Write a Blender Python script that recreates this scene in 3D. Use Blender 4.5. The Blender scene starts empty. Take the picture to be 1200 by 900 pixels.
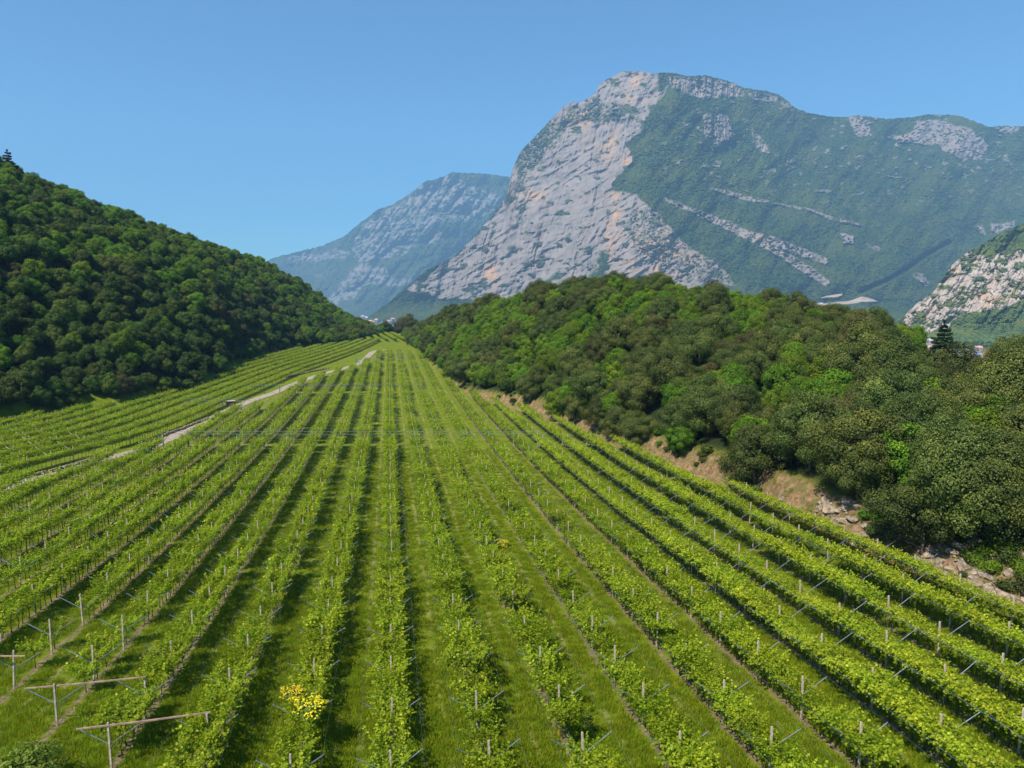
import bpy, math, random
import numpy as np
from mathutils import Vector
rng = np.random.default_rng(7)
random.seed(7)
sc = bpy.context.scene
C = sc.collection
PI = math.pi

# ---------------------------------------------------------------- camera, sky, sun, exposure
F = 832.0                                   # focal length in photo pixels (photo 1200 x 900)
CAMZ = 25.7
V0, UVP = 365.0, 456.0                      # horizon row and vanishing point of the vine rows
PITCH = math.atan((450 - V0) / F)
YAW = math.radians(9.77)                    # world +Y is the direction of the vine rows
SA, CA = math.sin(YAW), math.cos(YAW)
cam = bpy.data.cameras.new('camera')
cam.sensor_width = 36; cam.lens = 36 * F / 1200
cam.clip_start = 0.5; cam.clip_end = 60000
camo = bpy.data.objects.new('camera', cam); C.objects.link(camo)
camo.location = (0, 0, CAMZ)
camo.rotation_euler = (PI / 2 - PITCH, 0, -YAW)
sc.camera = camo

SUN_EL = math.radians(52)
_r, _d = -0.68, -0.73                       # towards the sun, in camera right / forward
sx, sy = _r * CA + _d * SA, -_r * SA + _d * CA
_n = math.hypot(sx, sy); sx /= _n; sy /= _n
world = bpy.data.worlds.new('World'); sc.world = world
world.use_nodes = True
wn = world.node_tree.nodes; wl = world.node_tree.links
bg = wn['Background']
sky = wn.new('ShaderNodeTexSky'); sky.sky_type = 'NISHITA'; sky.sun_disc = False
sky.sun_elevation = SUN_EL; sky.sun_rotation = math.atan2(sx, sy)
sky.altitude = 200; sky.air_density = 1.15; sky.dust_density = 0.3; sky.ozone_density = 2.5
tint = wn.new('ShaderNodeMix'); tint.data_type = 'RGBA'; tint.blend_type = 'MULTIPLY'; tint.inputs[0].default_value = 1
wl.new(sky.outputs[0], tint.inputs[6]); tint.inputs[7].default_value = (.42, .78, 1.0, 1)   # a slightly greener, clearer blue
wl.new(tint.outputs[2], bg.inputs[0]); bg.inputs[1].default_value = 0.072
sun = bpy.data.lights.new('sun', 'SUN'); sun.energy = 5.0; sun.angle = math.radians(0.53)
sun.color = (1.0, 0.93, 0.82)
suno = bpy.data.objects.new('sun', sun); C.objects.link(suno)
sd = Vector((sx * math.cos(SUN_EL), sy * math.cos(SUN_EL), math.sin(SUN_EL)))
suno.rotation_euler = sd.to_track_quat('Z', 'Y').to_euler()
suno.location = (0, 0, 300)
sc.view_settings.view_transform = 'Standard'; sc.view_settings.look = 'None'
sc.view_settings.exposure = 1.0; sc.view_settings.gamma = 1.0
sc.render.engine = 'CYCLES'
sc.cycles.max_bounces = 8; sc.cycles.diffuse_bounces = 3; sc.cycles.glossy_bounces = 2
sc.cycles.transmission_bounces = 3; sc.cycles.transparent_max_bounces = 4; sc.cycles.volume_bounces = 0
HAZE = 8.2e-5; HAZE_COL = (.32, .63, 1.0, 1)

# ---------------------------------------------------------------- numpy helpers
_tab = rng.random((256, 256))
def vnoise(x, y, seed=0):
    x = np.asarray(x, float) + seed * 17.31; y = np.asarray(y, float) + seed * 9.73
    xi = np.floor(x).astype(int); yi = np.floor(y).astype(int)
    fx = x - xi; fy = y - yi
    fx = fx * fx * fx * (fx * (fx * 6 - 15) + 10); fy = fy * fy * fy * (fy * (fy * 6 - 15) + 10)
    a = _tab[xi & 255, yi & 255]; b = _tab[(xi + 1) & 255, yi & 255]
    c = _tab[xi & 255, (yi + 1) & 255]; d = _tab[(xi + 1) & 255, (yi + 1) & 255]
    return (a * (1 - fx) + b * fx) * (1 - fy) + (c * (1 - fx) + d * fx) * fy
def fbm(x, y, oct=5, seed=0, gain=0.5):
    s = 0; a = 1; t = 0
    for i in range(oct):
        s = s + a * vnoise(x, y, seed + i * 3); t += a
        x = np.asarray(x) * 2.03; y = np.asarray(y) * 2.03; a *= gain
    return s / t
def ridged(x, y, oct=5, seed=0, gain=0.55):
    s = 0; a = 1; t = 0
    for i in range(oct):
        s = s + a * (1 - np.abs(2 * vnoise(x, y, seed + i * 3) - 1)); t += a
        x = np.asarray(x) * 2.07; y = np.asarray(y) * 2.07; a *= gain
    return s / t
def sst(a, b, x):
    t = np.clip((x - a) / (b - a), 0, 1); return t * t * (3 - 2 * t)
def inpoly(u, v, poly):
    p = np.array(poly, float); ins = np.zeros(np.shape(u), bool)
    j = len(p) - 1
    for i in range(len(p)):
        c = ((p[i, 1] > v) != (p[j, 1] > v)) & (u < (p[j, 0] - p[i, 0]) * (v - p[i, 1]) / (p[j, 1] - p[i, 1] + 1e-12) + p[i, 0])
        ins ^= c; j = i
    return ins
def sdpoly(u, v, poly, closed=True):
    p = np.array(poly, float); d = np.full(np.shape(u), 1e9)
    n = len(p)
    for i in range(n if closed else n - 1):
        a = p[i]; b = p[(i + 1) % n]; ab = b - a
        t = np.clip(((u - a[0]) * ab[0] + (v - a[1]) * ab[1]) / (ab @ ab + 1e-12), 0, 1)
        d = np.minimum(d, np.hypot(u - a[0] - t * ab[0], v - a[1] - t * ab[1]))
    if closed: d = np.where(inpoly(u, v, poly), d, -d)
    return d
cp, sp_ = math.cos(PITCH), math.sin(PITCH)
def ray(u, v):
    x = (u - 600) / F; y = (v - 450) / F
    fw = cp - y * sp_; dn = sp_ + y * cp
    return x / fw, dn / fw                  # right and down, per metre forward
def RD2W(R, D): return R * CA + D * SA, -R * SA + D * CA
def W2RD(x, y): return x * CA - y * SA, x * SA + y * CA
def az_u(s): return 600 + F * s             # azimuth as a column number at the horizon
def u_at(u, v): return az_u(ray(u, v)[0])
def at(u, v, D):
    s, t = ray(u, v); x, y = RD2W(s * D, D); return x, y, CAMZ - t * D

# ---------------------------------------------------------------- the land as a function
def zbase(D):
    return np.interp(D, [0, 36, 50, 65, 90, 120, 148, 190, 240, 300, 360, 450, 600, 660, 760, 1000, 2200],
                     [0.6, 0, -.7, -1.3, -2.1, -2.5, -2.6, -2.3, -1.7, 0.2, 1.6, 3.4, 5.6, 3, -15, -58, -60])
def ground_hit(u, v):
    s, t = ray(u, v); D = CAMZ / t
    for _ in range(30): D = 0.5 * D + 0.5 * (CAMZ - zbase(D)) / t
    return s, D
LF_U = np.array([-700, -400, -150, 0, 100, 150, 183, 217, 250, 267, 313, 330, 380, 420, 440, 452])
LF_D = np.array([90, 118, 150, 176, 198, 205, 222, 238, 262, 300, 370, 395, 450, 500, 560, 620.])
LC_U = np.array([-700, -400, -150, 0, 100, 200, 300, 350, 375, 392, 402, 420, 440, 452])
LC_V = np.array([20, 70, 135, 188, 229, 270, 301, 326, 345, 360, 366, 374, 384, 390])
LC_D = np.array([240, 270, 310, 350, 400, 460, 560, 620, 650, 680, 650, 640, 650, 690.])
LC_H = np.array([9, 9, 9, 8, 8, 7, 7, 6, 6, 6, 6, 6, 6, 6.])
LC_Z = CAMZ - (LC_V - V0) / F * LC_D - LC_H
RF = [(1200, 712), (1130, 690), (1060, 664), (1000, 640), (930, 606), (860, 575), (790, 548), (735, 527), (700, 512), (660, 497), (600, 478), (560, 468), (530, 450), (508, 430), (492, 414), (482, 405)]
_rf = [ground_hit(*p) for p in RF][::-1]
RF_U = np.array([462] + [az_u(s) for s, _ in _rf] + [1700, 2400]); RF_D = np.array([640] + [d for _, d in _rf] + [40, 26])
RC_U = np.array([462, 478, 500, 530, 560, 600, 640, 680, 720, 800, 850, 950, 1050, 1072, 1090, 1150, 1200, 1300, 1500, 1800, 2400])
RC_V = np.array([388, 383, 374, 362, 354, 346, 332, 324, 322, 331, 340, 366, 377, 392, 412, 424, 418, 400, 380, 370, 360])
RC_D = np.array([700, 600, 470, 400, 350, 310, 275, 250, 235, 222, 212, 192, 176, 172, 168, 160, 150, 140, 120, 100, 80.])
RC_H = np.array([5, 6, 7, 7, 7, 7, 7, 7.5, 7.5, 7.5, 7, 6.5, 6.5, 4, 1.5, 2, 6, 7, 7, 7, 7])
RC_Z = CAMZ - (RC_V - V0) / F * RC_D - RC_H
def land(x, y):
    x = np.asarray(x, float); y = np.asarray(y, float)
    R, D = W2RD(x, y)
    Ds = np.maximum(D, 3.0)
    U = az_u(np.clip(R / Ds, -1.8, 1.8))
    z = zbase(D)
    # left wooded hill
    df = np.interp(U, LF_U, LF_D); dc = np.interp(U, LC_U, LC_D); zc = np.interp(U, LC_U, LC_Z)
    zf = zbase(df); t = (D - df) / (dc - df)
    up = zf + (zc - zf) * (1 - (1 - np.clip(t, 0, 1)) ** 1.6)
    zb = zbase(np.maximum(D, 700))
    back = zc + (zb - 6 - zc) * sst(0, 1, (D - dc) / 520)
    zl = np.where(t < 1, up, back)
    zl = zl + 3.0 * (fbm(x / 40, y / 40, 3, 5) - .5) * sst(0.02, 0.2, t) * (1 - sst(1.0, 1.3, t))
    wl_ = (U < 452) & (t > 0)
    edge = sst(452, 436, U)
    z = np.where(wl_, z + (zl - z) * edge, z)
    # right wooded hill
    df = np.interp(U, RF_U, RF_D); dc = np.interp(U, RC_U, RC_D); zc = np.interp(U, RC_U, RC_Z)
    zf = zbase(df); t = (D - df) / (dc - df)
    bank = np.interp(D - df, [0, 1.2, 5.0, 12], [0, .4, 3.4, 5.4]) * sst(480, 640, U)
    tt = np.clip(t, 0, 1)
    up = zf + (zc - zf) * (1 - (1 - tt) ** 1.25)
    up = np.maximum(up, np.minimum(zf + bank, zc)) + 1.2 * (fbm(x / 9, y / 9, 4, 8) - .5) * sst(0.5, 3, D - df)
    back = zc + (-61 - zc) * sst(0, 1, (D - dc) / 420)
    zr = np.where(t < 1, up, back)
    wr = (U > 462) & (t > 0)
    edge = sst(462, 474, U)
    z = np.where(wr, z + (zr - z) * edge, z)
    z = z + 0.12 * (fbm(x / 6, y / 6, 3, 2) - .5)
    return z
def landz(x, y): return float(land(x, y))
def bank_t(x, y):                           # metres past the right hill's foot
    R, D = W2RD(x, y); U = az_u(np.clip(R / np.maximum(D, 3), -1.8, 1.8))
    return np.where(U > 462, D - np.interp(U, RF_U, RF_D), -99.0)
def hill_t(x, y):
    R, D = W2RD(x, y); U = az_u(np.clip(R / np.maximum(D, 3), -1.8, 1.8))
    return np.where(U < 452, D - np.interp(U, LF_U, LF_D), -99.0)

# ---------------------------------------------------------------- meshes and objects
def tag(o, label=None, cat=None, group=None, kind=None):
    if label: o['label'] = label
    if cat: o['category'] = cat
    if group: o['group'] = group
    if kind: o['kind'] = kind
    return o
def mesh_np(name, V, Fq, mats, attrs=None, smooth=False, matidx=None):
    V = np.asarray(V, np.float32); Fq = np.asarray(Fq, np.int32)
    me = bpy.data.meshes.new(name)
    n = Fq.shape[1]
    me.vertices.add(len(V)); me.vertices.foreach_set('co', V.ravel())
    me.loops.add(Fq.size); me.loops.foreach_set('vertex_index', Fq.ravel())
    me.polygons.add(len(Fq))
    me.polygons.foreach_set('loop_start', np.arange(0, Fq.size, n, dtype=np.int32))
    me.polygons.foreach_set('loop_total', np.full(len(Fq), n, np.int32))
    if matidx is not None: me.polygons.foreach_set('material_index', np.asarray(matidx, np.int32))
    me.polygons.foreach_set('use_smooth', np.full(len(Fq), smooth))
    for m in (mats if isinstance(mats, (list, tuple)) else [mats]): me.materials.append(m)
    for k, (dom, arr) in (attrs or {}).items():
        a = me.attributes.new(k, 'FLOAT', dom); a.data.foreach_set('value', np.asarray(arr, np.float32).ravel())
    me.update(); me.validate(); return me
def obj(name, me, parent=None, loc=None, rz=0, link=True):
    o = bpy.data.objects.new(name, me)
    if link: C.objects.link(o)
    if parent: o.parent = parent
    if loc is not None: o.location = loc
    if rz: o.rotation_euler = (0, 0, rz)
    return o
class MB:                                   # collects polygons of any size
    def __init__(s): s.v = []; s.f = []; s.m = []
    def add(s, vs, fs, m=0):
        b = len(s.v); s.v += [tuple(p) for p in vs]; s.f += [tuple(b + i for i in f) for f in fs]; s.m += [m] * len(fs)
    def box(s, c, size, m=0, rz=0, taper=1.0):
        hx, hy, hz = size[0] / 2, size[1] / 2, size[2] / 2; vs = []
        for k, zz in enumerate((-hz, hz)):
            w = taper if k else 1
            for X, Y in ((-hx, -hy), (hx, -hy), (hx, hy), (-hx, hy)):
                X *= w; Y *= w
                vs.append((c[0] + X * math.cos(rz) - Y * math.sin(rz), c[1] + X * math.sin(rz) + Y * math.cos(rz), c[2] + zz))
        s.add(vs, [(0, 3, 2, 1), (4, 5, 6, 7), (0, 1, 5, 4), (1, 2, 6, 5), (2, 3, 7, 6), (3, 0, 4, 7)], m)
    def tube(s, pts, rad, n=6, m=0, cap=True):
        pts = [Vector(p) for p in pts]; vs = []; fs = []
        if not isinstance(rad, (list, tuple)): rad = [rad] * len(pts)
        up = None
        for i, p in enumerate(pts):
            d = (pts[min(i + 1, len(pts) - 1)] - pts[max(i - 1, 0)]).normalized()
            if up is None:
                up = Vector((0, 0, 1)) if abs(d.z) < .9 else Vector((1, 0, 0))
            a = d.cross(up).normalized(); b = a.cross(d).normalized(); up = b
            for k in range(n):
                t = 2 * PI * k / n + PI / n
                vs.append(p + (a * math.cos(t) + b * math.sin(t)) * rad[i])
        for i in range(len(pts) - 1):
            for k in range(n):
                k2 = (k + 1) % n
                fs.append((i * n + k, i * n + k2, (i + 1) * n + k2, (i + 1) * n + k))
        if cap:
            fs.append(tuple(range(n - 1, -1, -1))); fs.append(tuple((len(pts) - 1) * n + k for k in range(n)))
        s.add(vs, fs, m)
    def mesh(s, name, mats, smooth=False):
        me = bpy.data.meshes.new(name); me.from_pydata(s.v, [], s.f)
        for m in (mats if isinstance(mats, (list, tuple)) else [mats]): me.materials.append(m)
        me.polygons.foreach_set('material_index', s.m)
        me.polygons.foreach_set('use_smooth', [smooth] * len(s.f)); me.update(); return me
def empty(name, loc, rz=0):
    o = bpy.data.objects.new(name, None); C.objects.link(o); o.location = loc; o.rotation_euler = (0, 0, rz)
    o.empty_display_size = .3; return o

# ---------------------------------------------------------------- materials
def newmat(name):
    m = bpy.data.materials.new(name); m.use_nodes = True
    nt = m.node_tree; b = nt.nodes['Principled BSDF']
    b.inputs['Specular IOR Level'].default_value = 0.25
    return m, nt, b
def N(nt, t, **k):
    n = nt.nodes.new(t)
    for a, b in k.items(): setattr(n, a, b)
    return n
def setin(nt, sock, val):
    if hasattr(val, 'links') or isinstance(val, bpy.types.NodeSocket): nt.links.new(val, sock)
    else: sock.default_value = val if not (isinstance(val, tuple) and len(val) == 3 and sock.type == 'RGBA') else val + (1,)
def mix(nt, f, a, b, mode='MIX'):
    n = N(nt, 'ShaderNodeMix', data_type='RGBA', blend_type=mode)
    setin(nt, n.inputs[0], f); setin(nt, n.inputs[6], a); setin(nt, n.inputs[7], b); return n.outputs[2]
def math_(nt, op, a, b=None, c=None, clamp=False):
    n = N(nt, 'ShaderNodeMath', operation=op, use_clamp=clamp)
    setin(nt, n.inputs[0], a)
    if b is not None: setin(nt, n.inputs[1], b)
    if c is not None: setin(nt, n.inputs[2], c)
    return n.outputs[0]
def noise(nt, vec, scale, detail=4, rough=.55, dist=0):
    n = N(nt, 'ShaderNodeTexNoise'); n.inputs['Scale'].default_value = scale; n.inputs['Detail'].default_value = detail
    n.inputs['Roughness'].default_value = rough; n.inputs['Distortion'].default_value = dist
    if vec is not None: nt.links.new(vec, n.inputs['Vector'])
    return n.outputs[0]
def ramp(nt, f, lo, hi, to=(0, 1)):
    n = N(nt, 'ShaderNodeMapRange', interpolation_type='SMOOTHSTEP'); setin(nt, n.inputs[0], f)
    n.inputs[1].default_value = lo; n.inputs[2].default_value = hi; n.inputs[3].default_value = to[0]; n.inputs[4].default_value = to[1]
    return n.outputs[0]
def attr(nt, name): return N(nt, 'ShaderNodeAttribute', attribute_name=name).outputs['Fac']
def coords(nt, kind='Object'): return N(nt, 'ShaderNodeTexCoord').outputs[kind]
def bump(nt, b, h, strength, dist):
    n = N(nt, 'ShaderNodeBump'); n.inputs['Strength'].default_value = strength; n.inputs['Distance'].default_value = dist
    nt.links.new(h, n.inputs['Height']); nt.links.new(n.outputs[0], b.inputs['Normal'])
def simple(name, col, rough=.7, metal=0, var=.25, scale=6, spec=.3):
    m, nt, b = newmat(name); co = coords(nt)
    n = noise(nt, co, scale, 5)
    nt.links.new(mix(nt, ramp(nt, n, .3, .7), tuple(c * (1 - var) for c in col), tuple(min(1, c * (1 + var)) for c in col)), b.inputs['Base Color'])
    b.inputs['Roughness'].default_value = rough; b.inputs['Metallic'].default_value = metal; b.inputs['Specular IOR Level'].default_value = spec
    bump(nt, b, n, .2, .01); return m
def leafmat(name, dark, mid, light, transl=.35, instvar=.35, gloss=.5, extra=None):
    m, nt, b = newmat(name)
    v = attr(nt, 'var'); r = N(nt, 'ShaderNodeObjectInfo').outputs['Random']
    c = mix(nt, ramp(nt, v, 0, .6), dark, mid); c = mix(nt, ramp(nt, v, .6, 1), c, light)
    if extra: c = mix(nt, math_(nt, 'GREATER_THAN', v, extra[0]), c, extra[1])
    hs = N(nt, 'ShaderNodeHueSaturation'); nt.links.new(c, hs.inputs['Color'])
    setin(nt, hs.inputs['Value'], math_(nt, 'MULTIPLY_ADD', r, instvar * 2, 1 - instvar))
    setin(nt, hs.inputs['Hue'], math_(nt, 'MULTIPLY_ADD', math_(nt, 'FRACT', math_(nt, 'MULTIPLY', r, 7.3)), .045 * min(1, instvar * 4), .5 - .0225 * min(1, instvar * 4)))
    nt.links.new(hs.outputs[0], b.inputs['Base Color'])
    b.inputs['Roughness'].default_value = gloss; b.inputs['Specular IOR Level'].default_value = .16
    tr = N(nt, 'ShaderNodeBsdfTranslucent')
    tc = N(nt, 'ShaderNodeMix', data_type='RGBA', blend_type='MULTIPLY'); tc.inputs[0].default_value = 1
    nt.links.new(hs.outputs[0], tc.inputs[6]); tc.inputs[7].default_value = (1.5, 1.7, .7, 1); nt.links.new(tc.outputs[2], tr.inputs[0])
    ms = N(nt, 'ShaderNodeMixShader'); ms.inputs[0].default_value = transl
    nt.links.new(b.outputs[0], ms.inputs[1]); nt.links.new(tr.outputs[0], ms.inputs[2])
    nt.links.new(ms.outputs[0], nt.nodes['Material Output'].inputs[0])
    return m
M = {}
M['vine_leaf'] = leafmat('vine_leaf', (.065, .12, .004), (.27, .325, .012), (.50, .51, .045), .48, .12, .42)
M['oak_bright'] = leafmat('oak_bright', (.035, .08, .004), (.095, .17, .007), (.18, .25, .014), .33, .22, .5)
M['oak_mid'] = leafmat('oak_mid', (.018, .042, .006), (.055, .095, .011), (.125, .165, .020), .28, .28, .5)
M['holm_olive'] = leafmat('holm_olive', (.018, .034, .006), (.062, .086, .014), (.15, .165, .028), .15, .25, .45)
M['holm_brown'] = leafmat('holm_brown', (.028, .036, .009), (.075, .076, .018), (.14, .128, .032), .15, .22, .45)
M['pine'] = leafmat('pine', (.012, .026, .010), (.026, .05, .014), (.055, .08, .022), .1, .15, .5)
M['elder'] = leafmat('elder', (.06, .11, .01), (.13, .18, .02), (.20, .25, .05), .35, .1, .5, (.92, (.70, .68, .48)))
M['broom'] = leafmat('broom', (.07, .12, .015), (.14, .17, .02), (.3, .26, .03), .3, .1, .5, (.45, (.62, .50, .02)))
M['grass_blade'] = leafmat('grass_blade', (.10, .155, .004), (.185, .235, .007), (.28, .29, .02), .4, .25, .6, (.985, (.5, .38, .03)))
M['bark'] = simple('bark', (.10, .075, .055), .9, var=.4, scale=4)
M['vine_bark'] = simple('vine_bark', (.085, .06, .045), .9, var=.4, scale=12)
M['post'] = simple('weathered_post', (.40, .33, .265), .8, var=.35, scale=5)
M['concrete_post'] = simple('concrete_post', (.36, .33, .29), .85, var=.2, scale=9)
M['arm'] = simple('galvanised_arm', (.33, .36, .40), .4, .75, .2, 8)
M['wire'] = simple('wire', (.09, .13, .15), .5, .3, .2, 1)
M['beam'] = simple('timber_beam', (.27, .18, .13), .8, var=.3, scale=3)
M['rock'] = simple('limestone', (.21, .165, .12), .95, var=.5, scale=2.0)
M['dead'] = simple('dead_wood', (.30, .26, .22), .85, var=.3, scale=5)
M['shed'] = simple('shed_wood', (.16, .12, .09), .85, var=.3, scale=3)
M['slab'] = simple('pale_slab', (.45, .38, .32), .85, var=.15, scale=3)
M['blue'] = simple('blue_plastic', (.16, .30, .42), .5, var=.2, scale=3)
M['plaster'] = simple('plaster', (.28, .26, .24), .9, var=.1, scale=.5)
M['plaster_far'] = simple('plaster_far', (.19, .18, .17), .9, var=.1, scale=.5)
M['plaster_warm'] = simple('plaster_warm', (.55, .38, .25), .9, var=.1, scale=.5)
M['roof_red'] = simple('roof_red', (.46, .15, .08), .85, var=.2, scale=1)
M['roof_pink'] = simple('roof_pink', (.42, .25, .21), .85, var=.2, scale=1)
M['roof_blue'] = simple('roof_blue', (.16, .28, .50), .5, var=.15, scale=1)
M['roof_grey'] = simple('roof_grey', (.40, .42, .46), .6, var=.15, scale=1)
M['window'] = simple('dark_window', (.04, .05, .06), .2, var=.2, scale=1)

# ground of the vineyard: grass, bare strips under the rows, wheel tracks, soil bank, forest floor
ROW_S, ROW_X0 = 5.2, -0.30
def ground_material():
    m, nt, b = newmat('vineyard_ground'); co = coords(nt)
    sep = N(nt, 'ShaderNodeSeparateXYZ'); nt.links.new(co, sep.inputs[0]); X = sep.outputs[0]
    n1 = noise(nt, co, .05, 3); n2 = noise(nt, co, .6, 5, .6); n3 = noise(nt, co, 5, 5, .7)
    grass = mix(nt, ramp(nt, n2, .35, .65), (.074, .115, .004), (.132, .168, .006))
    grass = mix(nt, math_(nt, 'MULTIPLY', ramp(nt, n3, .5, .8), .6), grass, (.19, .20, .02))
    grass = mix(nt, math_(nt, 'MULTIPLY', ramp(nt, n1, .45, .7), .35), grass, (.15, .155, .03))
    wob = math_(nt, 'MULTIPLY_ADD', noise(nt, co, .25, 3), .7, -.35)
    xr = math_(nt, 'DIVIDE', math_(nt, 'ADD', math_(nt, 'SUBTRACT', X, ROW_X0), wob), ROW_S)
    fr = math_(nt, 'ABSOLUTE', math_(nt, 'SUBTRACT', math_(nt, 'FRACT', math_(nt, 'ADD', xr, 100.5)), .5))   # 0 at the row
    dist = math_(nt, 'MULTIPLY', fr, ROW_S)
    vine = attr(nt, 'vine')
    soilc = mix(nt, ramp(nt, noise(nt, co, 3, 5, .65), .3, .7), (.10, .070, .042), (.25, .18, .12))
    strip = math_(nt, 'MULTIPLY', ramp(nt, math_(nt, 'MULTIPLY_ADD', noise(nt, co, .9, 4), .9, dist), .85, .5), vine)
    strip = math_(nt, 'MULTIPLY', strip, .9)
    col = mix(nt, strip, grass, soilc)
    trk = ramp(nt, math_(nt, 'ABSOLUTE', math_(nt, 'SUBTRACT', dist, 1.85)), .28, .05)
    trk = math_(nt, 'MULTIPLY', math_(nt, 'MULTIPLY', trk, vine), ramp(nt, noise(nt, co, .22, 4), .38, .62))
    col = mix(nt, math_(nt, 'MULTIPLY', trk, .85), col, (.22, .205, .075))
    bank = attr(nt, 'soil')
    bc = mix(nt, ramp(nt, noise(nt, co, 1.2, 6, .7), .35, .62), (.13, .072, .038), (.27, .165, .095))
    bc = mix(nt, math_(nt, 'MULTIPLY', ramp(nt, noise(nt, co, .7, 7, .75), .46, .56), .8), bc, (.10, .10, .03))
    col = mix(nt, bank, col, bc)
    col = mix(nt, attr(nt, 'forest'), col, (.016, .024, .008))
    nt.links.new(col, b.inputs['Base Color']); b.inputs['Roughness'].default_value = 1.0
    b.inputs['Specular IOR Level'].default_value = .1
    h = math_(nt, 'ADD', noise(nt, co, 9, 6, .75), math_(nt, 'MULTIPLY', noise(nt, co, 2, 4, .6), 1.5))
    bump(nt, b, h, .7, .18)
    return m
M['ground'] = ground_material()

# ---------------------------------------------------------------- near land sheet
us = np.concatenate([np.arange(-900, 0, 14), np.arange(0, 1210, 5.0), np.arange(1210, 2100, 14)])
Ds = [1.5]
while Ds[-1] < 1700: Ds.append(Ds[-1] * 1.0085 + .06)
Ds = np.array(Ds)
UU, DD = np.meshgrid(us, Ds); RR = (UU - 600) / F * DD
GX, GY = RD2W(RR, DD); GZ = land(GX, GY)
nr, ncol = UU.shape
idx = np.arange(nr * ncol).reshape(nr, ncol)
quads = np.stack([idx[:-1, :-1], idx[:-1, 1:], idx[1:, 1:], idx[1:, :-1]], -1).reshape(-1, 4)
ROADPX = [(-120, 612), (-60, 590), (0, 574), (45, 560), (90, 545), (130, 536), (165, 528), (200, 514), (225, 502), (250, 490), (285, 473), (320, 461), (350, 448), (380, 437.5), (405, 431.5), (425, 424.5), (431, 418), (436, 413), (441, 411), (452, 409)]
ROAD = []
for p in ROADPX:
    s, D = ground_hit(*p); ROAD.append(RD2W(s * D, D))
ROAD = np.array(ROAD)
# dense road line
tt = np.concatenate([[0], np.cumsum(np.hypot(*np.diff(ROAD, axis=0).T))])
ss = np.arange(0, tt[-1], 2.0)
RDX = np.interp(ss, tt, ROAD[:, 0]); RDY = np.interp(ss, tt, ROAD[:, 1])
for _ in range(6):
    RDX[1:-1] = .25 * RDX[:-2] + .5 * RDX[1:-1] + .25 * RDX[2:]; RDY[1:-1] = .25 * RDY[:-2] + .5 * RDY[1:-1] + .25 * RDY[2:]
def road_x(y): return np.interp(y, RDY, RDX)
bt = bank_t(GX, GY); ht = hill_t(GX, GY)
vine_a = ((bt < -1) & (GX > road_x(GY) + 1.5) & (DD < 420) & (DD > 20)).astype(float)
soil_a = sst(-2.6, -.6, bt + 1.5 * (fbm(GX / 3, GY / 3, 3, 11) - .5)) * (1 - sst(5, 8, bt)) * sst(470, 560, UU)
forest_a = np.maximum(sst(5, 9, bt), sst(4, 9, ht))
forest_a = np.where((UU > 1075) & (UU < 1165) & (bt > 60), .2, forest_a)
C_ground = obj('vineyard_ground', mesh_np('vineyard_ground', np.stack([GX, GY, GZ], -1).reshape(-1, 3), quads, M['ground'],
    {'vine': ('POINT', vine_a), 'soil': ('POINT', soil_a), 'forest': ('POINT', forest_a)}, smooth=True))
tag(C_ground, 'grassy vineyard floor with bare soil strips under the vines', kind='structure')

# dirt road, a sheet laid on the land
m, nt, b = newmat('dirt_road'); co = coords(nt)
c = mix(nt, ramp(nt, noise(nt, co, .8, 5, .7), .35, .65), (.21, .17, .13), (.32, .265, .21))
c = mix(nt, ramp(nt, attr(nt, 'across'), .80, 1.0), c, (.12, .14, .03)); nt.links.new(c, b.inputs['Base Color']); b.inputs['Roughness'].default_value = .95
bump(nt, b, noise(nt, co, 6, 5), .5, .05); M['road'] = m
tx = np.gradient(RDX); ty = np.gradient(RDY); tl = np.hypot(tx, ty); nx, ny = -ty / tl, tx / tl
offs = np.array([-1.9, -1.1, -.4, .4, 1.1, 1.9])
wv = 1 + .25 * (fbm(ss / 7, ss * 0, 3, 4) - .5)
PX = RDX[:, None] + nx[:, None] * offs * wv[:, None]; PY = RDY[:, None] + ny[:, None] * offs * wv[:, None]
PZ = land(PX, PY) + .07
i2 = np.arange(PX.size).reshape(PX.shape)
rq = np.stack([i2[:-1, :-1], i2[:-1, 1:], i2[1:, 1:], i2[1:, :-1]], -1).reshape(-1, 4)
tag(obj('dirt_road', mesh_np('dirt_road', np.stack([PX, PY, PZ], -1).reshape(-1, 3), rq, M['road'], {'across': ('POINT', np.abs(offs / 1.9)[None, :].repeat(len(RDX), 0))}, True)),
    'pale gravel track winding between the two vineyard fields', kind='structure')

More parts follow.
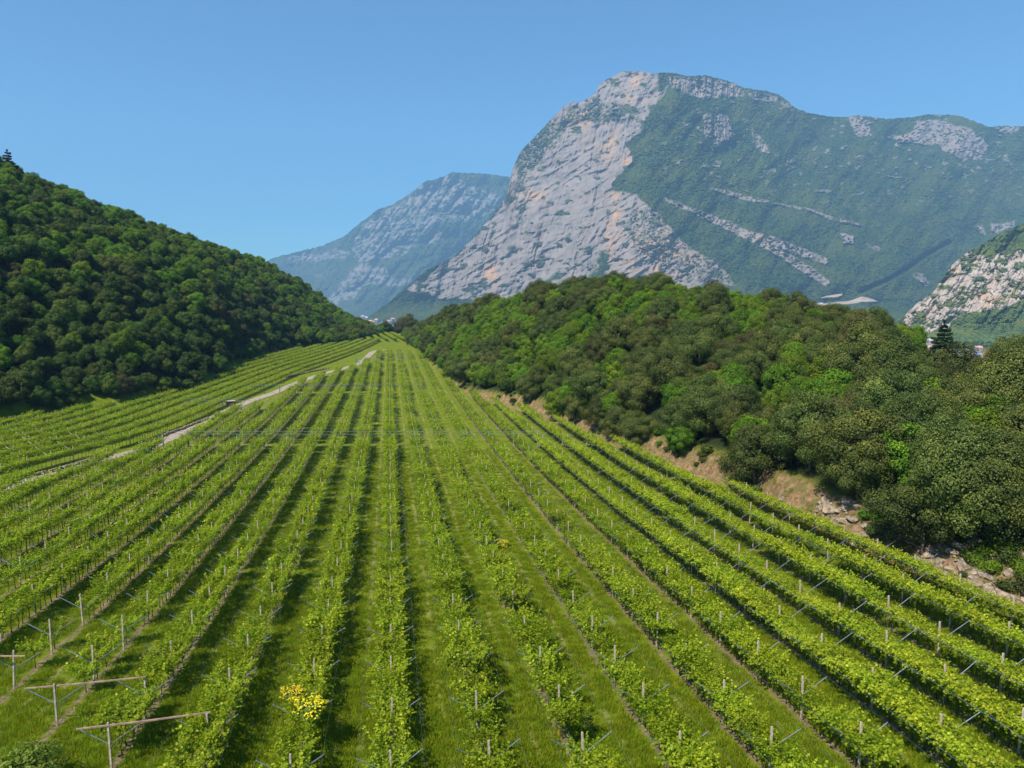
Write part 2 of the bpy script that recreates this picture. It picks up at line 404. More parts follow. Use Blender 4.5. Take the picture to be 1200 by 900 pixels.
# ---------------------------------------------------------------- scatter by geometry nodes
def proto_collection(name, objs):
    c = bpy.data.collections.new(name)
    for i, o in enumerate(objs):
        o.name = '%s_%02d' % (name, i); c.objects.link(o)
    return c
def scatter(name, pts, rot, scl, idx, coll, tilt=None):
    me = bpy.data.meshes.new(name); me.vertices.add(len(pts)); me.vertices.foreach_set('co', np.asarray(pts, np.float32).ravel())
    for k, a in (('rot', rot), ('scl', scl)):
        at_ = me.attributes.new(k, 'FLOAT', 'POINT'); at_.data.foreach_set('value', np.asarray(a, np.float32))
    ai = me.attributes.new('idx', 'INT', 'POINT'); ai.data.foreach_set('value', np.asarray(idx, np.int32))
    o = bpy.data.objects.new(name, me); C.objects.link(o)
    g = bpy.data.node_groups.new(name, 'GeometryNodeTree')
    g.interface.new_socket('Geometry', in_out='INPUT', socket_type='NodeSocketGeometry')
    g.interface.new_socket('Geometry', in_out='OUTPUT', socket_type='NodeSocketGeometry')
    gi = g.nodes.new('NodeGroupInput'); go = g.nodes.new('NodeGroupOutput')
    ci = g.nodes.new('GeometryNodeCollectionInfo'); ci.inputs['Collection'].default_value = coll
    ci.inputs['Separate Children'].default_value = True; ci.inputs['Reset Children'].default_value = True
    ip = g.nodes.new('GeometryNodeInstanceOnPoints'); ip.inputs['Pick Instance'].default_value = True
    def na(n, t):
        a = g.nodes.new('GeometryNodeInputNamedAttribute'); a.data_type = t; a.inputs['Name'].default_value = n
        return [s for s in a.outputs if s.enabled and s.name == 'Attribute'][0]
    cx = g.nodes.new('ShaderNodeCombineXYZ'); g.links.new(na('rot', 'FLOAT'), cx.inputs[2])
    g.links.new(gi.outputs[0], ip.inputs['Points']); g.links.new(ci.outputs[0], ip.inputs['Instance'])
    g.links.new(na('idx', 'INT'), ip.inputs['Instance Index']); g.links.new(cx.outputs[0], ip.inputs['Rotation'])
    g.links.new(na('scl', 'FLOAT'), ip.inputs['Scale']); g.links.new(ip.outputs[0], go.inputs[0])
    md = o.modifiers.new('scatter', 'NODES'); md.node_group = g
    return o

def leaf_cards(P, Nrm, size, aspect=.75, r=rng, fold=.12, droop=0):
    """quads: leaf blades centred at P, facing roughly Nrm"""
    n = len(P); Nrm = Nrm / (np.linalg.norm(Nrm, axis=1, keepdims=True) + 1e-9)
    a = r.normal(size=(n, 3)); a[:, 2] -= droop
    a -= (a * Nrm).sum(1, keepdims=True) * Nrm; a /= np.linalg.norm(a, axis=1, keepdims=True) + 1e-9
    b = np.cross(Nrm, a); s = (np.asarray(size) * np.ones(n))[:, None] / 2
    V = np.stack([P - a * s, P + b * s * aspect + Nrm * s * fold * 2 - a * s * .2, P + a * s, P - b * s * aspect + Nrm * s * fold * 2 - a * s * .2], 1)
    return V.reshape(-1, 3), np.arange(n * 4).reshape(n, 4)

# ---------------------------------------------------------------- grape vines
def vine_meshes(seed, lean):
    r = np.random.default_rng(seed); P = []; Nn = []
    def shoot(p, d, n, step):
        for i in range(n):
            d = d + r.normal(size=3) * .16 + np.array([0, 0, -.035]); d = d / np.linalg.norm(d); p = p + d * step
            q = p + r.normal(size=3) * .055
            P.append(q); nn = np.array([0, 0, .9]) + r.normal(size=3) * .5 + np.array([sx, sy, 0]) * .3; Nn.append(nn)
    L, Rr = (1.95, .35) if lean else (.88, .88)
    for s, W in ((-1, L), (1, Rr)):
        ns = int(19 * W) + 6
        rise = (1.15 if lean else .62) * (1 if not lean or s < 0 else .5)
        for j in range(ns):
            t = r.uniform(-.1, .95); y = r.uniform(-.55, .55)
            p = np.array([s * W * t, y, 1.55 + rise * max(t, .12) + r.uniform(-.12, .1)])
            d = np.array([s * r.uniform(-.1, 1.), r.uniform(-.8, .8), r.uniform(.15, 1.0)])
            shoot(p, d / np.linalg.norm(d), r.integers(7, 14), .075)
        for j in range(5):                   # shoots rising over the pole line
            shoot(np.array([r.uniform(-.1, .3) * s, r.uniform(-.55, .55), r.uniform(1.75, 2.15)]), np.array([s * r.uniform(-.5, .8), r.uniform(-.7, .7), .25]), 12, .07)
        for j in range(3):                   # shoots hanging under the canopy
            t = r.uniform(.2, 1); p = np.array([s * W * t, r.uniform(-.5, .5), 1.4 + rise * t])
            shoot(p, np.array([s * .3, r.uniform(-.5, .5), -.7]), 7, .08)
    P = np.array(P); Nn = np.array(Nn)
    size = r.uniform(.11, .20, len(P))
    V, Fq = leaf_cards(P, Nn, size, .95, r, .15)
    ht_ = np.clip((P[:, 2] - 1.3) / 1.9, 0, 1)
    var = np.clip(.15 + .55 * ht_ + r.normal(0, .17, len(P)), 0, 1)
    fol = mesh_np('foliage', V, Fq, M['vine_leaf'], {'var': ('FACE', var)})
    mb = MB(); w = r.uniform(-.08, .08, 6)
    mb.tube([(0, 0, -.05), (w[0], w[1], .5), (w[2], w[3], 1.0), (0, 0, 1.42)], [.045, .035, .032, .028], 5)
    mb.tube([(0, 0, 1.35), (-.6 * L, w[4], 1.42 + 1.15 * .58)], [.024, .012], 4)
    mb.tube([(0, 0, 1.35), (.6 * Rr, w[5], 1.42 + 1.15 * .5 * (Rr / 1.6))], [.024, .012], 4)
    return fol, mb.mesh('trunk', M['vine_bark'], True)
VINES = [vine_meshes(100 + i, False) for i in range(5)] + [vine_meshes(200 + i, True) for i in range(4)]

# trellis posts: pole, arms
def post_meshes(lean):
    p = MB(); p.box((0, 0, 1.37), (.10, .10, 2.86)); p.box((0, 0, 2.81), (.095, .095, .03))
    L, Rr, hj, htip = (2.55, 2.55, 1.15, 2.72) if lean else (1.72, 1.72, 1.5, 2.62)
    a = MB(); a.tube([(-.03, .05, hj), (-L, .05, htip)], .024, 5)
    a2 = MB(); a2.tube([(.03, .05, hj), (Rr, .05, htip)], .024, 5)
    c = MB(); c.box((0, .02, hj), (.13, .12, .09))
    return p.mesh('pole', M['post']), a.mesh('arm', M['arm']), a2.mesh('arm', M['arm']), c.mesh('clamp', M['arm'])
POSTS = [post_meshes(False), post_meshes(True)]

# rows
def row_x(k): return ROW_X0 + ROW_S * k
def Y_of(D, x): return (D - x * SA) / CA
START = {-3: 37.7, -4: 42.4, -5: 47.2, -6: 44.0, -7: 46}
for k_, v_ in ((1, 869), (2, 858), (3, 857), (4, 851), (5, 846), (6, 833), (7, 826), (0, 880), (-1, 885), (-2, 833)):
    START[k_] = 22.9 / ray(600, v_)[1] - 5.6 * (2 if k_ < 6 else 1)     # so that the posts fall where the photograph has them
rows = []                                    # (k, [(x, y0, y1)])
BAR1, BAR2 = 146.5, 236.0
for k in range(-24, 12):
    x = row_x(k); segs = []
    y0 = Y_of(START.get(k, 30 if k > -3 else 52), x)
    ysamp = np.arange(y0, Y_of(400, x), 1.0)
    ok = (bank_t(np.full_like(ysamp, x + 1.0), ysamp) < -1.0) & (x > road_x(ysamp) + 3.6) & (hill_t(np.full_like(ysamp, x), ysamp) < -2)
    D_ = x * SA + ysamp * CA
    ok &= ~((D_ > BAR1) & (D_ < BAR1 + 3.0)) & ~((D_ > BAR2) & (D_ < BAR2 + 5.0)) & ~((D_ > 338) & (D_ < 350))
    if k <= -7: ok &= ~((D_ > 199) & (D_ < BAR2 + 5))
    run = None
    for i, f_ in enumerate(ok):
        if f_ and run is None: run = ysamp[i]
        if (not f_ or i == len(ok) - 1) and run is not None:
            if ysamp[i] - run > 8: segs.append((x, run, ysamp[i]))
            run = None
    rows.append((k, segs))
vin = []; pst = []                            # (D, x, y, proto, rz, k, ordinal)
wires = []
def ordw(n):
    w = ['zeroth', 'first', 'second', 'third', 'fourth', 'fifth', 'sixth', 'seventh', 'eighth', 'ninth', 'tenth', 'eleventh', 'twelfth', 'thirteenth', 'fourteenth', 'fifteenth', 'sixteenth', 'seventeenth', 'eighteenth', 'nineteenth', 'twentieth']
    if n < len(w): return w[n]
    return '%d%s' % (n, {1: 'st', 2: 'nd', 3: 'rd'}.get(n % 10, 'th'))
def rowname(k):
    if k == 0: return 'the central row'
    return 'the %s row %s of the central row' % (ordw(abs(k)), 'right' if k > 0 else 'left')
for k, segs in rows:
    lean = k >= 6; n = 0; pn = 0
    for (x, ya, yb) in segs:
        y = ya + .3
        while y < yb:
            D = x * SA + y * CA
            near_end = (k in (-4, -5)) and D < 60
            miss = .70 if near_end else (.05 if k != 2 or D > 60 else .16)
            sparse = vnoise(x * .7, y * .35, 21)
            if rng.random() > miss and not (sparse > .93 and D < 140):
                n += 1
                pi_ = int(rng.integers(5, 9)) if lean else int(rng.integers(0, 5))
                vin.append((D, x + rng.normal(0, .06), y, pi_, (0 if lean else (PI if rng.random() < .5 else 0)) + rng.normal(0, .07), k, n, rng.uniform(.88, 1.12) * (.80 + .36 * float(vnoise(x * .8, y * .11, 23))) * (1 if not near_end else .85)))
            y += rng.uniform(.92, 1.12) if D < 160 else 1.15
        py = ya; first = True
        while py < yb + 1:
            pn += 1
            pst.append((x * SA + py * CA, x, py, 1 if lean else 0, rng.normal(0, .03), k, pn)); py += 5.68
        wires.append((k, x, ya, yb, lean))
# the left field beyond the track: rows following a curved edge
EX = np.array([[90, -72], [117, -64.5], [154, -54], [175, -51], [200, -49.5], [243, -45], [300, -37], [350, -28], [400, -20], [450, -14], [520, -7]])
for j in range(0, 10):
    prev = 0
    for Dq in np.arange(85, 515, 1.1):
        x = float(np.interp(Dq, EX[:, 0], EX[:, 1])) - 5.6 * j; y = Y_of(Dq, x)
        if hill_t(x, y) > -2.5 or x > road_x(y) - 3: continue
        dx = (float(np.interp(Dq + 5, EX[:, 0], EX[:, 1])) - float(np.interp(Dq - 5, EX[:, 0], EX[:, 1]))) / 10
        ang = -math.atan(dx / .98 * 1.0)
        if rng.random() > .04:
            vin.append((Dq + 1000, x + rng.normal(0, .1), y, int(rng.integers(0, 5)), ang + (PI if rng.random() < .5 else 0) + rng.normal(0, .06), 99, 0, rng.uniform(.9, 1.1)))
        prev += 1
        if prev % 5 == 0: pst.append((Dq + 1000, x, y, 0, ang, 99, 0))
# far field: diagonal rows
for j in range(-3, 9):
    for q in np.arange(0, 1, .011):
        Dq = 640 - q * 135; X_ = -19 + q * 11 + j * 5.9 * 1.05
        y = Y_of(Dq, X_)
        if hill_t(X_, y) > -3 or bank_t(X_, y) > -3: continue
        vin.append((Dq + 1000, X_, y, int(rng.integers(0, 5)), .08, 98, 0, rng.uniform(.95, 1.2)))
vin.sort(key=lambda a: a[0]); pst.sort(key=lambda a: a[0])
def inview(x, y):
    R, D = W2RD(x, y); 
    if D < 20: return False
    z = landz(x, y) + 1.5
    # project
    dn = (CAMZ - z) / D
    yy = (dn * cp - sp_) / (cp + dn * sp_) ; vv = 450 + F * yy
    fw = cp + dn * sp_
    uu = 600 + F * (R / D) / fw
    return -25 < uu < 1225 and vv < 925
cnt = 0; rest = []
for (D, x, y, pi_, rz, k, n, s) in vin:
    if cnt < 300 and k < 90 and inview(x, y):
        cnt += 1
        r_ = empty('grape_vine', (x, y, landz(x, y)), rz); r_.scale = (s, s, s)
        tag(r_, 'leafy grape vine, %s from the near end%s' % (ordw(n), ' of the central row' if k == 0 else ', ' + rowname(k)[4:]), 'grape vine', 'grape vines along the trellised rows')
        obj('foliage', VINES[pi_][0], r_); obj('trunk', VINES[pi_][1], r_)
    else: rest.append((x, y, pi_, rz, s))
protos = []
for fol, tr in VINES:
    f_ = bpy.data.objects.new('vp', fol); protos.append(f_)
vc = proto_collection('vine_foliage_source', protos)
tc = proto_collection('vine_trunk_source', [bpy.data.objects.new('vt', tr) for _, tr in VINES])
rx = np.array(rest)
pz = land(rx[:, 0], rx[:, 1])
P3 = np.stack([rx[:, 0], rx[:, 1], pz], -1)
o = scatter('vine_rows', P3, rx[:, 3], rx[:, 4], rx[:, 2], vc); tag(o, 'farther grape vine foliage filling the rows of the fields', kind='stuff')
o = scatter('vine_trunks', P3, rx[:, 3], rx[:, 4], rx[:, 2], tc); tag(o, 'slim dark vine trunks under the farther rows', kind='stuff')
cnt = 0; rest = []
for (D, x, y, pi_, rz, k, n) in pst:
    if cnt < 300 and k < 90 and inview(x, y):
        cnt += 1; z = landz(x, y)
        r_ = empty('trellis_post', (x, y, z), rz); r_.rotation_euler = (rng.normal(0, .02), rng.normal(0, .02), rz)
        lab = 'two-armed trellis post, %s in the %s' % (ordw(n), rowname(k)[4:])
        tag(r_, lab, 'post', 'trellis posts standing in the vine rows')
        pm = POSTS[pi_]
        obj('pole', pm[0], r_); obj('arm', pm[1], r_); obj('arm', pm[2], r_); obj('clamp', pm[3], r_)
    else: rest.append((x, y, pi_, rz))
def joined(ms, name):
    vs = []; fs = []; mi = []; mats = []
    for m_ in ms:
        b = len(vs); vs += [tuple(v.co) for v in m_.vertices]; fs += [tuple(b + i for i in p.vertices) for p in m_.polygons]
        mt = m_.materials[0]
        if mt not in mats: mats.append(mt)
        mi += [mats.index(mt)] * len(m_.polygons)
    me = bpy.data.meshes.new(name); me.from_pydata(vs, [], fs)
    for mt in mats: me.materials.append(mt)
    me.polygons.foreach_set('material_index', mi); me.update(); return me
pc = proto_collection('trellis_source', [bpy.data.objects.new('pp', joined(p, 'post')) for p in POSTS])
rx = np.array(rest); pz = land(rx[:, 0], rx[:, 1])
o = scatter('far_trellis_posts', np.stack([rx[:, 0], rx[:, 1], pz], -1), rx[:, 3], np.ones(len(rx)), rx[:, 2], pc); tag(o, 'farther trellis posts with arms in the vine rows', kind='stuff')
# wires of each row
byk = {}
for w in wires: byk.setdefault(w[0], []).append(w)
for k, ws in byk.items():
    t = empty('trellis_wires', (ws[0][1], ws[0][2], landz(ws[0][1], ws[0][2])))
    tag(t, 'thin grey-blue trellis wires strung along %s' % rowname(k), 'wire', 'trellis wires along the rows')
    b0 = Vector(t.location)
    lean = ws[0][4]; off = [(-2.55, 2.74, .011), (2.55, 2.74, .007), (0, .95, .018)] if lean else [(-1.68, 2.62, .004), (1.68, 2.62, .004), (0, .95, .018)]
    for dx, dz, rad in off:
        mb = MB()
        for (_, x, ya, yb, _) in ws:
            ys = np.append(np.arange(ya, yb, 5.68), yb)
            zs = land(np.full_like(ys, x), ys)
            mb.tube([Vector((x + dx, float(a), float(c) + dz)) - b0 for a, c in zip(ys, zs)], rad, 3, cap=False)
        obj('wire', mb.mesh('wire', M['wire']), t)

# headland frames: cables with end posts across the rows
def headland(D, ua, ub, label, kmin, kmax, h=2.75):
    t = None
    xs = [row_x(k) for k in range(kmin, kmax + 1)]
    pts = [(x, Y_of(D, x)) for x in xs]
    t = empty('headland_cable', (pts[0][0], pts[0][1], landz(*pts[0])))
    tag(t, label, 'cable'); b0 = Vector(t.location)
    for dd, hh in ((-.9, h), (1.5, h + .15)):
        mb = MB(); mb.tube([Vector((x, y + dd, landz(x, y) + hh)) - b0 for x, y in pts], .04, 4, cap=True)
        obj('cable', mb.mesh('cable', M['arm']), t)
    for x, y in pts:
        mb = MB(); z = landz(x, y)
        for s in (-1, 1): mb.tube([Vector((x + s * .06, y - .9, z)) - b0, Vector((x, y - .9, z + h + .1)) - b0], .07, 5)
        mb.tube([Vector((x, y - .8, z + 1.2)) - b0, Vector((x - 1.3, y - .7, z + h)) - b0], .05, 4)
        mb.tube([Vector((x, y - .8, z + 1.2)) - b0, Vector((x + 1.3, y - .7, z + h)) - b0], .05, 4)
        obj('end_post', mb.mesh('end_post', M['wire']), t)
headland(BAR1 + 1.2, 0, 0, 'pair of grey cables crossing the nearer headland above dark end posts', -9, 6)
headland(BAR2 + 2.2, 0, 0, 'grey cables crossing the farther headland gap between vine blocks', -9, 2)
headland(201, 0, 0, 'short cable on dark posts closing the rows beside the bare soil patches', -11, -7)
headland(340, 0, 0, 'farthest cable crossing the rows where the track bends away', -3, 2)

# near T frames with timber beams at the row ends
for (k, D, k2, D2, lab) in ((-5, 47.2, -4, 46.3, 'timber beam on a V-armed post cut by the left edge of the photo'), (-4, 42.4, -3, 43.3, 'upper timber beam joining two post tops at the lower left'),
                            (-3, 37.7, -2, 38.9, 'lowest timber beam joining two post tops at the lower left')):
    x = row_x(k); y = Y_of(D, x); x2 = row_x(k2); y2 = Y_of(D2, x2)
    a = Vector((x - 1.65, y - .12, landz(x, y) + 2.66)); bq = Vector((x2 + .15, y2 - .1, landz(x2, y2) + 2.84))
    if k == -5: bq = a + (bq - a) * .42
    mb = MB(); d = bq - a
    mb.tube([Vector((0, 0, 0)), d * .5 + Vector((0, 0, -.03)), d], [.055, .06, .05], 4)
    o = obj('timber_beam', mb.mesh('timber_beam', M['beam']), None, a); tag(o, lab, 'beam', 'timber beams at the row ends')

# ---------------------------------------------------------------- trees
def trunk_mesh(r, H, Rr, limbs=7, rad=.16):
    mb = MB(); top = Vector((r.normal(0, .3), r.normal(0, .3), H * .8))
    mid = Vector((r.normal(0, .15), r.normal(0, .15), H * .35))
    mb.tube([(0, 0, -.6), mid, top], [rad * 1.25, rad, rad * .3], 7)
    for i in range(limbs):
        a = 2 * PI * i / limbs + r.uniform(-.4, .4); z0 = H * r.uniform(.2, .6)
        p0 = Vector((mid.x, mid.y, z0)); p1 = Vector((math.cos(a) * Rr * .45, math.sin(a) * Rr * .45, z0 + H * .15)); p2 = Vector((math.cos(a) * Rr * .8, math.sin(a) * Rr * .8, z0 + H * r.uniform(.18, .35)))
        mb.tube([p0, p1, p2], [rad * .5, rad * .3, rad * .1], 5)
    return mb.mesh('trunk', M['bark'], True)
def crown(seed, Rr, H, mat, nclump, leaf, dens, low=.12, up=.75, csize=(.2, .34)):
    r = np.random.default_rng(seed); P = []; Nn = []; vv = []
    cz = H * .56; hz = H * .46
    lobes = [(np.array([0, 0, cz]), np.array([Rr * .72, Rr * .72, hz]))]
    nl = int(r.integers(4, 7)); a0 = r.uniform(0, 6.28)
    for i in range(nl):
        a = a0 + i * 2 * PI / nl + r.uniform(-.45, .45); rr = Rr * r.uniform(.42, .62); zz = cz + hz * r.uniform(-.55, .42)
        dd = (Rr - rr) * r.uniform(.75, 1.12)
        lobes.append((np.array([math.cos(a) * dd, math.sin(a) * dd, zz]), np.array([rr, rr, rr * r.uniform(.75, 1.05)])))
    area = np.array([(l[1][0] * l[1][2]) for l in lobes]); cnts = np.maximum(4, (nclump * 1.25 * area / area.sum())).astype(int)
    for li, (lc, lr) in enumerate(lobes):
      for i in range(cnts[li]):
        zc_ = np.clip(1 - 1.72 * (i + .5) / cnts[li] + r.normal(0, .06), -.85, 1); sr = math.sqrt(max(0, 1 - zc_ ** 2)); th = i * 2.39996 + r.normal(0, .3)
        k = r.uniform(.72, .98)
        c = lc + np.array([sr * math.cos(th), sr * math.sin(th), zc_]) * lr * k
        if any(((((c - l2[0]) / l2[1]) ** 2).sum() < .5) for j2, l2 in enumerate(lobes) if j2 != li): continue
        rc = Rr * r.uniform(*csize)
        n = int(dens * rc * rc)
        d = r.normal(size=(n, 3)); d /= np.linalg.norm(d, axis=1, keepdims=True)
        out = (c - np.array([0, 0, cz])); out /= np.linalg.norm(out) + 1e-6
        keep = (d @ out) > -.45 - .2 * r.random(n)
        d = d[keep]
        rad_ = rc * (r.uniform(.6, 1.15, len(d)) + .25 * (r.random(len(d)) < .1))[:, None]
        P.append(c + d * rad_ * np.array([1, 1, .85])); Nn.append(d * .75 + out * .25 + r.normal(size=d.shape) * .38 + np.array([0, 0, .2]))
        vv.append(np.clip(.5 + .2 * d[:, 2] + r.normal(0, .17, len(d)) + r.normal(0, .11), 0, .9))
    # inner mass of leaves so that the sky does not shine through the heart
    n = int(260 * Rr); d = r.normal(size=(n, 3)); d /= np.linalg.norm(d, axis=1, keepdims=True)
    q = d * np.array([Rr, Rr, hz]) * (r.uniform(.15, .72, n) ** .6)[:, None] + np.array([0, 0, cz])
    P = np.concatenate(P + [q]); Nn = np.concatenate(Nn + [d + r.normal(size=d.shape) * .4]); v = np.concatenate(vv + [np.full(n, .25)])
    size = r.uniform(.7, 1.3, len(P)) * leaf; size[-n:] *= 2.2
    V, Fq = leaf_cards(P, Nn, size, .7, r, .1)
    return mesh_np('crown', V, Fq, mat, {'var': ('FACE', v)})
def pine_crown(seed, Rr, H, mat, layers=9, flat=False):
    r = np.random.default_rng(seed); P = []; Nn = []; mb = MB()
    mb.tube([(0, 0, -.6), (.1, 0, H * .5), (.15, .05, H * .97)], [.2, .14, .03], 7)
    for i in range(layers):
        f = i / (layers - 1); z = H * (.22 + .74 * f); L = Rr * (1 - f) ** .7 * (.75 + .35 * r.random()) + .25
        for j in range(8 if f < .8 else 5):
            a = r.uniform(0, 6.28); Lj = L * r.uniform(.6, 1.15)
            e = np.array([math.cos(a) * Lj, math.sin(a) * Lj, z + .12 * Lj + r.normal(0, .15)])
            mb.tube([(0.1, 0, z), tuple(e)], [.04, .015], 4)
            n = int(150 + 230 * Lj)
            t = r.uniform(.25, 1.05, n); q = np.array([0.1, 0, z]) * (1 - t)[:, None] + e * t[:, None]
            side = np.array([-math.sin(a), math.cos(a), 0])
            q = q + side * (r.normal(0, .26, n) * Lj * .55 * (1.2 - t * .5))[:, None]; q[:, 2] += r.normal(.08, .1, n)
            P.append(q); Nn.append(r.normal(size=(n, 3)) * .6 + np.array([0, 0, .9]))
    P = np.concatenate(P); Nn = np.concatenate(Nn)
    V, Fq = leaf_cards(P, Nn, r.uniform(.16, .34, len(P)), .45, r, .1)
    return mesh_np('crown', V, Fq, mat, {'var': ('FACE', np.clip(r.normal(.5, .2, len(P)), 0, 1))}), mb.mesh('trunk', M['bark'], True)
TREES = []                                    # (kind, R, crown mesh, trunk mesh)
def mk(kind, seed, Rr, H, mat, nclump, leaf, dens, **k):
    r = np.random.default_rng(seed + 5)
    TREES.append((kind, Rr, crown(seed, Rr, H, M[mat], nclump, leaf, dens, **k), trunk_mesh(r, H, Rr)))
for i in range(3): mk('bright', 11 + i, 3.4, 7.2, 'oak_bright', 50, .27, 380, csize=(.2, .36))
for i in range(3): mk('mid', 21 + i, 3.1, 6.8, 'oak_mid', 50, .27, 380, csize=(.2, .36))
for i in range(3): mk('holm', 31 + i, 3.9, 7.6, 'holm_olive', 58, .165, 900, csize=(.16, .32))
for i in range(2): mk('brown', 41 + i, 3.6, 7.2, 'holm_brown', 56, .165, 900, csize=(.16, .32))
KIDX = {'bright': [0, 1, 2], 'mid': [3, 4, 5], 'holm': [6, 7, 8], 'brown': [9, 10]}
cc = proto_collection('crown_source', [bpy.data.objects.new('c', t[2]) for t in TREES])
tcn = proto_collection('trunk_source', [bpy.data.objects.new('t', t[3]) for t in TREES])
def in_clear(x, y):                           # the small terrace clearing and the dip by the pine
    R, D = W2RD(x, y); u = az_u(R / D); return ((1078 < u < 1160) and D > 158) or ((1080 < u < 1132) and D > 128)
def place(region):
    out = []
    if region == 'left':
        for x in np.arange(-420, 60, 4.7):
            for y in np.arange(40, 760, 4.7):
                xx = x + rng.uniform(-2, 2); yy = y + rng.uniform(-2, 2)
                R, D = W2RD(xx, yy)
                if D < 60: continue
                u = az_u(R / D)
                if u < -260 or u > 450: continue
                df = np.interp(u, LF_U, LF_D); dc = np.interp(u, LC_U, LC_D)
                if D < df + 1.0 or D > dc + 14: continue
                out.append((D, xx, yy, u, (D - df) / (dc - df)))
    else:
        for x in np.arange(10, 330, 4.8):
            for y in np.arange(-10, 700, 4.8):
                xx = x + rng.uniform(-1.9, 1.9); yy = y + rng.uniform(-1.9, 1.9)
                R, D = W2RD(xx, yy)
                if D < 30: continue
                u = az_u(R / D)
                if u < 474 or u > 1420: continue
                df = np.interp(u, RF_U, RF_D); dc = np.interp(u, RC_U, RC_D)
                off = 1.6 if u > 560 else 2.2
                if D < df + off + 2.0 * (vnoise(xx / 7, yy / 7, 31) - .5) or D > dc + 14: continue
                if in_clear(xx, yy): continue
                if u > 700 and D < 150 and rng.random() < .36: continue
                out.append((D, xx, yy, u, (D - df) / (dc - df)))
    return out
def build_wood(region, group):
    pts = place(region); pts.sort(key=lambda a: a[0])
    rest = []; cnt = 0; bands = {}
    for (D, x, y, u, t) in pts:
        q = vnoise(x / 16, y / 16, 41) * .65 + rng.random() * .35
        if region == 'left':
            kind = 'brown' if q < .16 else 'holm' if q < .25 else 'mid' if q < .55 else 'bright' if q < .62 else 'mid'
            if t > .35 and rng.random() < .5: kind = 'bright'
            s = rng.uniform(.55, .85) if rng.random() < .7 else rng.uniform(.85, 1.25)
        else:
            kind = 'brown' if q < .24 else 'holm' if q < .47 else 'bright' if q < .80 else 'mid'
            if (u > 880 or t < .15) and rng.random() < .38 and kind in ('bright', 'mid'): kind = 'holm'
            s = (rng.uniform(.68, 1.05) if rng.random() < .7 else rng.uniform(1.05, 1.4)) * (1.12 if u > 700 and D < 150 else 1)
            if kind == 'bright': s = min(s, 1.0)
            if D < 100 and kind == 'bright' and rng.random() < .6: kind = 'holm'
            if u < 520: s *= .85
            if u > 960 and t < .5: s *= 1.22
            if 1060 < u < 1180 and t > .55: s *= .62; kind = 'bright' if rng.random() < .8 else 'holm'
        pi_ = int(rng.choice(KIDX[kind])); z = landz(x, y) - .3; rz = rng.uniform(0, 6.28)
        vis = -20 < u < 1230
        if vis and cnt < 300:
            cnt += 1
            nm = {'bright': 'oak_tree', 'mid': 'broadleaf_tree', 'holm': 'holm_oak', 'brown': 'holm_oak'}[kind]
            cl = {'bright': 'bright green broadleaf tree', 'mid': 'mid green broadleaf tree', 'holm': 'olive evergreen oak', 'brown': 'brownish evergreen oak'}[kind]
            band = 0 if t < .1 else 1 if t < .3 else 2 if t < .6 else 3 if t < .85 else 4
            r_ = empty(nm, (x, y, z), rz); r_.rotation_euler = (rng.normal(0, .09), rng.normal(0, .09), rz); r_.scale = (s, s, s * rng.uniform(.9, 1.12))
            bands.setdefault(band, []).append((u, r_, cl)); tag(r_, None, 'tree', group)
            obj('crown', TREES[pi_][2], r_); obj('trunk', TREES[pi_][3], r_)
        else: rest.append((x, y, z, rz, s, pi_))
    for bd, L in bands.items():
        L.sort(key=lambda a: a[0])
        for i, (u_, r_, cl) in enumerate(L):
            r_['label'] = '%s, %s from the left on the %s hill\'s %s' % (cl, ordw(i + 1), region, ['foot', 'lower slope', 'middle slope', 'upper slope', 'crest'][bd])
    a = np.array(rest)
    o = scatter('woodland', a[:, :3], a[:, 3], a[:, 4], a[:, 5], cc); tag(o, 'dense tree crowns covering the rest of the %s hill' % region, kind='stuff')
    o = scatter('woodland_trunks', a[:, :3], a[:, 3], a[:, 4], a[:, 5], tcn); tag(o, 'trunks of the woodland on the %s hill' % region, kind='stuff')
    print('wood', region, len(pts))
build_wood('left', 'trees on the wooded hill left of the track')
build_wood('right', 'trees on the wooded hill right of the rows')

def lone_tree(name, me, tr, u, v, D, s, label, cat='tree', rz=0):
    s0, _ = ray(u, v if D < 400 or v < 300 else 390); x, y = RD2W(s0 * D, D); r_ = empty(name, (x, y, landz(x, y) - .2), rz); r_.scale = (s, s, s); tag(r_, label, cat)
    obj('crown', me, r_); obj('trunk', tr, r_); return r_
pc1, pt1 = pine_crown(61, 3.1, 8.6, M['pine']); pc2, pt2 = pine_crown(62, 3.6, 10, M['pine'])
lone_tree('pine_tree', pc1, pt1, 1105, 412, 156, 1.22, 'dark spreading pine standing alone in the dip above the distant houses')
lone_tree('pine_tree', pc2, pt2, 9, 190, 352, 1.45, 'tall dark pine on the hill crest at the upper left corner')
lone_tree('pine_tree', pc1, pt1, 1003, 372, 196, .9, 'small pine top breaking the wooded crest left of the lone pine', rz=1)
lone_tree('pine_tree', pc2, pt2, 720, 330, 240, .8, 'small dark pine on the highest point of the right wooded crest', rz=2)
# trees standing in the gap at the end of the valley
for (u, D, kind, s, lab) in ((452, 628, 4, 1.9, 'dark rounded tree at the left of the gap to the town'), (463, 640, 3, 1.2, 'small tree in the middle of the gap to the town'),
                             (470, 612, 9, 1.75, 'brownish tree right of the gap to the town'), (479, 630, 7, 2.3, 'tall dark rounded tree on the right of the gap to the town'),
                             (444, 618, 5, 1.5, 'bushy tree at the foot of the left hill by the far field'), (458, 636, 1, 1.1, 'pale green bush below the town in the gap'), (448, 622, 4, 1.3, 'low dark tree behind the striped far field')):
    t_ = TREES[kind]; lone_tree('oak_tree', t_[2], t_[3], u, 390, D, s, lab, rz=u)

